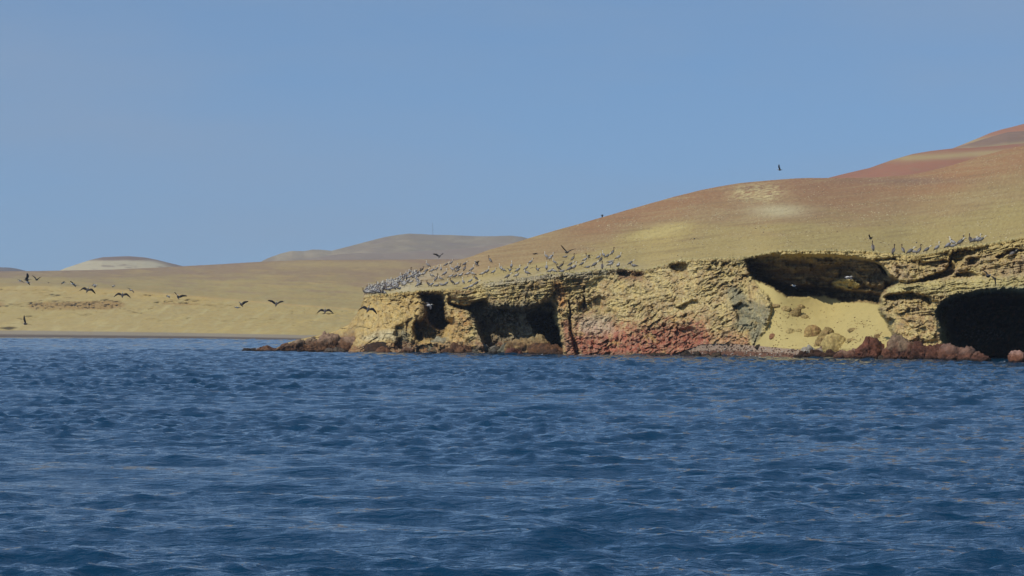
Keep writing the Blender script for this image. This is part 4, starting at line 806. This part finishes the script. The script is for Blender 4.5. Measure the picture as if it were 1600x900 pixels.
# the packed flock on the tip
tipline = ipl([(569, 458), (575, 453), (585, 449.5), (600, 446), (620, 438), (635, 430), (648, 427)])
n = 0; tries = 0; put = []; flock = []
while n < 125 and tries < 6000:
    tries += 1; x = random.uniform(570, 656); top = float(tipline(x))
    y = top + abs(random.gauss(0, 1)) * (6 if x < 615 else 10)
    if x > 614 and sum(a > 614 for a, b in put) > 46: continue
    if y > 455 + (0 if x > 600 else 6): continue
    if any(abs(x - a) < 2.0 and abs(y - b) < 1.9 for a, b in put): continue
    if random.random() < .35 and x > 612 and y < 442: continue
    put.append((x, y)); p = on_coast(x, y); ps = random.choice(['rest', 'rest', 'lean', 'up', 'up2', 'dark', 'rest', 'preen', 'up', 'brown', 'sit'])
    flock.append((x, ps, p)); n += 1
band = defaultdict(list)
for x, ps, p in flock:
    if x >= 612: band[ps].append((x, p))
    else: bird(ps, (p[0], p[1], p[2] - .02), random.choice([10, 30, 60, 160, 190, 100, 20]), 'grey pelican crowded shoulder to shoulder in the dense flock on the left tip', 'pelicans packed on the tip of the headland', s=.90 * random.uniform(.88, 1.08))
for ps, L in band.items():
    L.sort(key=lambda q: q[0])
    for i, (x, p) in enumerate(L):
        bird(ps, (p[0], p[1], p[2] - .02), random.choice([10, 30, 60, 160, 190, 100, 20]), f"{POSE[ps]} just right of the packed tip, {ORD[min(i, 15)]} such from left", 'pelicans just right of the packed tip', s=.90 * random.uniform(.88, 1.08))
# flyers
def fly(kind, px, py, Y, rz, label, s=1.0, cat='pelican', name='flying_pelican', **kw):
    p = ray(px, py, Y); s = s * 1.15; bird(kind, (p[0], p[1], p[2] - .4 * s), rz, label, 'birds in flight', s, cat, name, **kw)
fly('fdown', 137, 452, 330, 75, 'black silhouetted pelican flying with wings arched down, first of the low line', 0.858, roll=.25, pitch=-.75)
fly('fdown', 191, 460, 330, 95, 'flying pelican with pale back and drooping wings, second of the low line', 0.858, roll=.08, pitch=-.75)
fly('fup', 276, 463, 340, 120, 'dark pelican with ragged raised wings flying third in the low line', 0.815, roll=.3, pitch=-.75)
fly('fup', 375, 475, 330, 150, 'dark pelican skimming just above the pale gull, left of the v-winged one', 0.729, roll=-.1, pitch=-.75)
fly('fpale', 371, 480.5, 326, 160, 'white gull gliding right below a dark pelican', .62, 'gull', 'gull')
fly('fup', 432, 474, 330, 80, 'pelican flying with both wings raised in a shallow v', 0.815, roll=.1, pitch=-.75)
fly('fdown', 508, 485, 320, 90, 'pelican flying with evenly arched wings, just left of the headland', 0.815, pitch=-.75)
fly('fdown', 575, 482, 270, 70, 'black pelican with drooping wings flying before the tan cliff tip', 0.815, roll=.3, pitch=-.75)
fly('fup', 601, 455, 270, 70, 'dark pelican banking steeply just below the packed flock', .62, pitch=-.4, roll=-.75)
fly('fup', 688, 400, 300, 60, 'pelican flapping upright above the loose crowd of birds', .58, pitch=-.7)
fly('fpale', 669, 477, 262, 20, 'pale gull gliding in front of the dark first hollow', .75, 'gull', 'gull', roll=.4)
fly('fpale', 1324, 434, 215, 15, 'pale gull gliding before the shaded wall of the sand bay', .75, 'gull', 'gull', roll=.15)
fly('fpale', 1240, 446, 215, 140, 'small white gull flying at the left of the shaded bay wall', .5, 'gull', 'gull', roll=.5)
fly('fdown', 1540, 430, 190, 60, 'dark pelican with a drooped wing flying above the sea cave', .75, roll=.6)
fly('fup', 1218, 265, 260, 150, 'lone bird flying high in the sky above the hill ridge', .42, 'bird', 'flying_bird', roll=.5)
fly('fdown', 1085, 373, 260, 100, 'small dark bird flying in front of the hillside above the main face', .4, 'bird', 'flying_bird')
fly('fup', 1360, 373, 240, 150, 'small pale-headed bird flying just above the rim of the sand bay', .4, 'bird', 'flying_bird', roll=.2)
fly('fdown', 1432, 379, 240, 90, 'tiny dark bird flying above the row of pelicans on the right', .36, 'bird', 'flying_bird')
fly('fglide', 836, 397, 330, 20, 'grey pelican gliding low over the slope above the cavern', .6)
fly('fup', 885, 394, 300, 120, 'black pelican landing with raised wings above the pale slope', .85, roll=.2)
fly('fup', 38, 505, 420, 150, 'brown pelican turning low above the far left beach', 1.0, roll=.7)
far_f = [(31, 438.5, 'fpale', .8, 'pale bird at the far left of the distant flock'), (42, 437, 'fup', 1.1, 'dark bird with upright wings in the distant flock at far left'), (43, 440.5, 'fpale', .8, 'white bird directly below the dark upright-winged one'), (57, 437, 'fup', .9, 'dark bird right of the upright-winged one in the distant flock'), (75, 441.5, 'fglide', .5, 'tiny grey bird in a gap of the distant flock'), (99, 441.5, 'fpale', .7, 'pale bird left of the distant pair'), (113, 443, 'fpale', .9, 'left bird of the close distant pair'), (118, 445.5, 'fpale', .7, 'right lower bird of the close distant pair'), (147, 446, 'fpale', .95, 'white bird just behind the black arched pelican'), (178, 447, 'fpale', .6, 'small white speck of a bird between the first two black pelicans'), (203, 453, 'fpale', .75, 'white bird with dark wings right above the second pelican'), (228, 461, 'fglide', .45, 'tiny dark bird left of the ragged-winged pelican'), (262, 463, 'fpale', .7, 'white bird just left of the ragged-winged pelican')]
for i, (x, y, k, s, lab) in enumerate(far_f): fly(k, x, y, 480, [150, 20, 170, 60, 100, 30, 160][i % 7], lab, s, 'bird', 'flying_bird', roll=[.3, -.3, .5, .1][i % 4])
# ------------------------------------------------------------------ marks of people on the hills
def post(px, py, Y, h, label):
    p = ray(px, py, Y); m = MB(); m.loft([((0, 0, -.6), .16, .16), ((0, 0, h * .7), .13, .13), ((0, 0, h), .10, .10)], [DRK] * 3, 8); m.loft([((-.28, 0, h * .82), .07, .07), ((.28, 0, h * .82), .07, .07)], [DRK] * 2, 6)
    o = link('marker_post', m.mesh('marker_post'), label=label, category='post'); o.location = p
post(941, 341, 520, .75, 'short dark marker post standing on the ridge of the hill')
def mast(px, py, Y, h):
    p = ray(px, py, Y); m = MB()
    for a in (0, 1, 2):
        x, y = .8 * math.cos(a * 2.094), .8 * math.sin(a * 2.094); m.loft([((x, y, -3), .07, .07), ((x * .2, y * .2, h), .05, .05)], [(120, 118, 116)] * 2, 4)
    for k in range(9):
        z = h * k / 9; r = .8 * (1 - .8 * k / 9); z2 = h * (k + 1) / 9; r2 = .8 * (1 - .8 * (k + 1) / 9)
        for a in (0, 1, 2): m.loft([((r * math.cos(a * 2.094), r * math.sin(a * 2.094), z), .03, .03), ((r2 * math.cos((a + 1) * 2.094), r2 * math.sin((a + 1) * 2.094), z2), .06, .06)], [(120, 118, 116)] * 2, 4)
    o = link('radio_mast', m.mesh('radio_mast'), label='thin lattice radio mast on top of the distant mountain', category='mast'); o.location = p
mast(676, 367.5, 3380, 16)
# ------------------------------------------------------------------ loose stones: on the hill, on the beach, and the broken face of the cliff
def scatter(name, pts, sizes, cols, mat, seed, squash=.6, kind='stuff', sub=1, **props):
    V0, F0 = ico(sub); rng = np.random.RandomState(seed); n = len(pts)
    J = 1 + .45 * (rng.rand(n, len(V0), 1) - .5); S = np.array(sizes)[:, None, None] * (1 + .6 * (rng.rand(n, 1, 3) - .5)) * np.array([1, 1, squash])
    A = rng.normal(size=(n, 3, 3)); Q, _ = np.linalg.qr(A)
    V = np.einsum('nij,nvj->nvi', Q, V0[None] * J * S) if squash > .7 else V0[None] * J * S
    V = V + np.array(pts)[:, None, :]
    Fc = (F0[None] + (np.arange(n) * len(V0))[:, None, None]).reshape(-1, 3); C = np.repeat(np.array(cols)[:, None, :], len(V0), 1).reshape(-1, 3)
    o = link(name, mesh_from(name, V.reshape(-1, 3), Fc, mat, C, smooth=False), kind=kind)
    for k, v in props.items(): o[k] = v
rng = np.random.RandomState(21)
pts = []; sz = []; cc = []
while len(pts) < 2800:
    x = rng.uniform(900, 1640); t = rng.rand(); y = RIM(x) * (1 - t) + TOP(x) * t
    if pn(np.array([x / 40.]), np.array([y / 14.]), 0, 5)[0] + .25 < rng.rand() * .8: continue
    p = on_coast(x, y); pts.append(p); sz.append(rng.uniform(.03, .08) * (1 + .9 * t)); cc.append(lin((214, 200, 160)) if rng.rand() < .85 else lin((120, 100, 80)))
scatter('hill_stones', pts, sz, cc, M_ROCK, 3, label='small pale stones strewn over the desert hillside', category='stones')
pts = []; sz = []; cc = []
while len(pts) < 900:
    x = rng.uniform(1050, 1372); by = np.interp(x, [1050, 1070, 1096, 1120, 1150, 1190, 1240, 1300, 1350], [554, 548, 538, 537, 537.5, 541, 545.5, 549, 551]); w = float(WL(x)); y = rng.uniform(by, w)
    pts.append(on_coast(x, y)); sz.append(rng.uniform(.04, .12)); cc.append(lin([(196, 184, 168), (150, 128, 108), (96, 70, 56), (120, 90, 72)][rng.randint(4)]))
scatter('beach_pebbles', pts, sz, cc, M_ROCK, 4, label='grey and rust pebbles of the small beach', category='pebbles')

pts = []; sz = []; cc = []
while len(pts) < 520:
    cx, cy, a, b = [(1346, 506, 14, 7), (1333, 531, 16, 5), (1232, 488, 24, 9), (1290, 540, 60, 5), (1215, 515, 16, 18), (1370, 530, 12, 12), (1290, 500, 70, 30)][rng.randint(7)]
    x, y = rng.normal(cx, a * .6), rng.normal(cy, b * .6)
    if not (472 < y < 546 and 1200 + (y - 480) * -.1 < x < 1388): continue
    pts.append(on_coast(x, y)); sz.append(rng.uniform(.02, .09)); cc.append(lin([(190, 168, 110), (160, 134, 86), (128, 102, 66)][rng.randint(3)]))
scatter('sand_rubble', pts, sz, cc, M_ROCK, 8, label='small rubble strewn over the sand slope', category='rubble')
# broken stones standing proud of the cliff face and along its rim
pts = []; sz = []; cc = []
BAYP = [(1164, 405), (1205, 482), (1172, 552), (1392, 560), (1376, 464), (1403, 440), (1372, 405)]
while len(pts) < 3000:
    x = rng.uniform(560, 1700); rim_t = rng.rand() < .6; y0 = float(RIM(x)); w = float(WL(x))
    y = y0 + rng.uniform(-.5, 3.5) if rim_t else rng.uniform(y0, w - 1)
    if 1168 < x < 1400 and not rim_t: continue
    if 1168 < x < 1396 and rim_t and y > y0 + 1: continue
    p, c = on_coast(x, y, True)
    if p[1] > CAMH * F / (w - HZ) + 16: continue
    s_ = rng.uniform(.07, .20) * (1.5 if rng.rand() < .08 else 1) * (.8 if rim_t else 1)
    pts.append((p[0], p[1] + s_ * .1, p[2])); sz.append(s_); cc.append(np.clip(c * rng.uniform(.75, 1.15), 0, 1))
scatter('cliff_rubble', pts, sz, cc, M_CLIFF, 5, squash=.8, label='broken stones standing proud of the rough cliff face', category='stones')
# flecks of foam where the swell meets the rocks
pts = []; sz = []; cc = []
while len(pts) < 160:
    x = rng.uniform(385, 1640); Yf = CAMH * F / (float(WL(x)) + .4 - HZ) - rng.uniform(0, 1.6)
    if pn(np.array([x / 11.]), np.array([.5]), 0, 8)[0] < -.02: continue
    pts.append(((x - 800) / F * Yf, Yf, .03 + .05 * rng.rand())); sz.append(rng.uniform(.03, .10)); cc.append(lin((180, 190, 196)))
scatter('sea_foam', pts, sz, cc, M_BIRD, 6, squash=.35, label='flecks of white foam along the waterline of the rocks', category='foam')
# thin dry air that greys and blues the far hills
import bmesh
bm = bmesh.new(); bmesh.ops.create_cube(bm, size=1); hz = bpy.data.meshes.new('haze'); bm.to_mesh(hz); bm.free()
ho = link('haze', hz, kind='stuff'); ho.scale = (11600, 6500, 243); ho.location = (0, 2600, 120.1)
hm = bpy.data.materials.new('haze_air'); hm.use_nodes = True; nt = hm.node_tree; nt.nodes.remove(nt.nodes['Principled BSDF'])
pv = nt.nodes.new('ShaderNodeVolumePrincipled'); pv.inputs['Color'].default_value = (.80, .90, 1.0, 1); pv.inputs['Density'].default_value = 0.00012; pv.inputs['Anisotropy'].default_value = 0.2
nt.links.new(pv.outputs[0], nt.nodes['Material Output'].inputs['Volume']); hz.materials.append(hm)
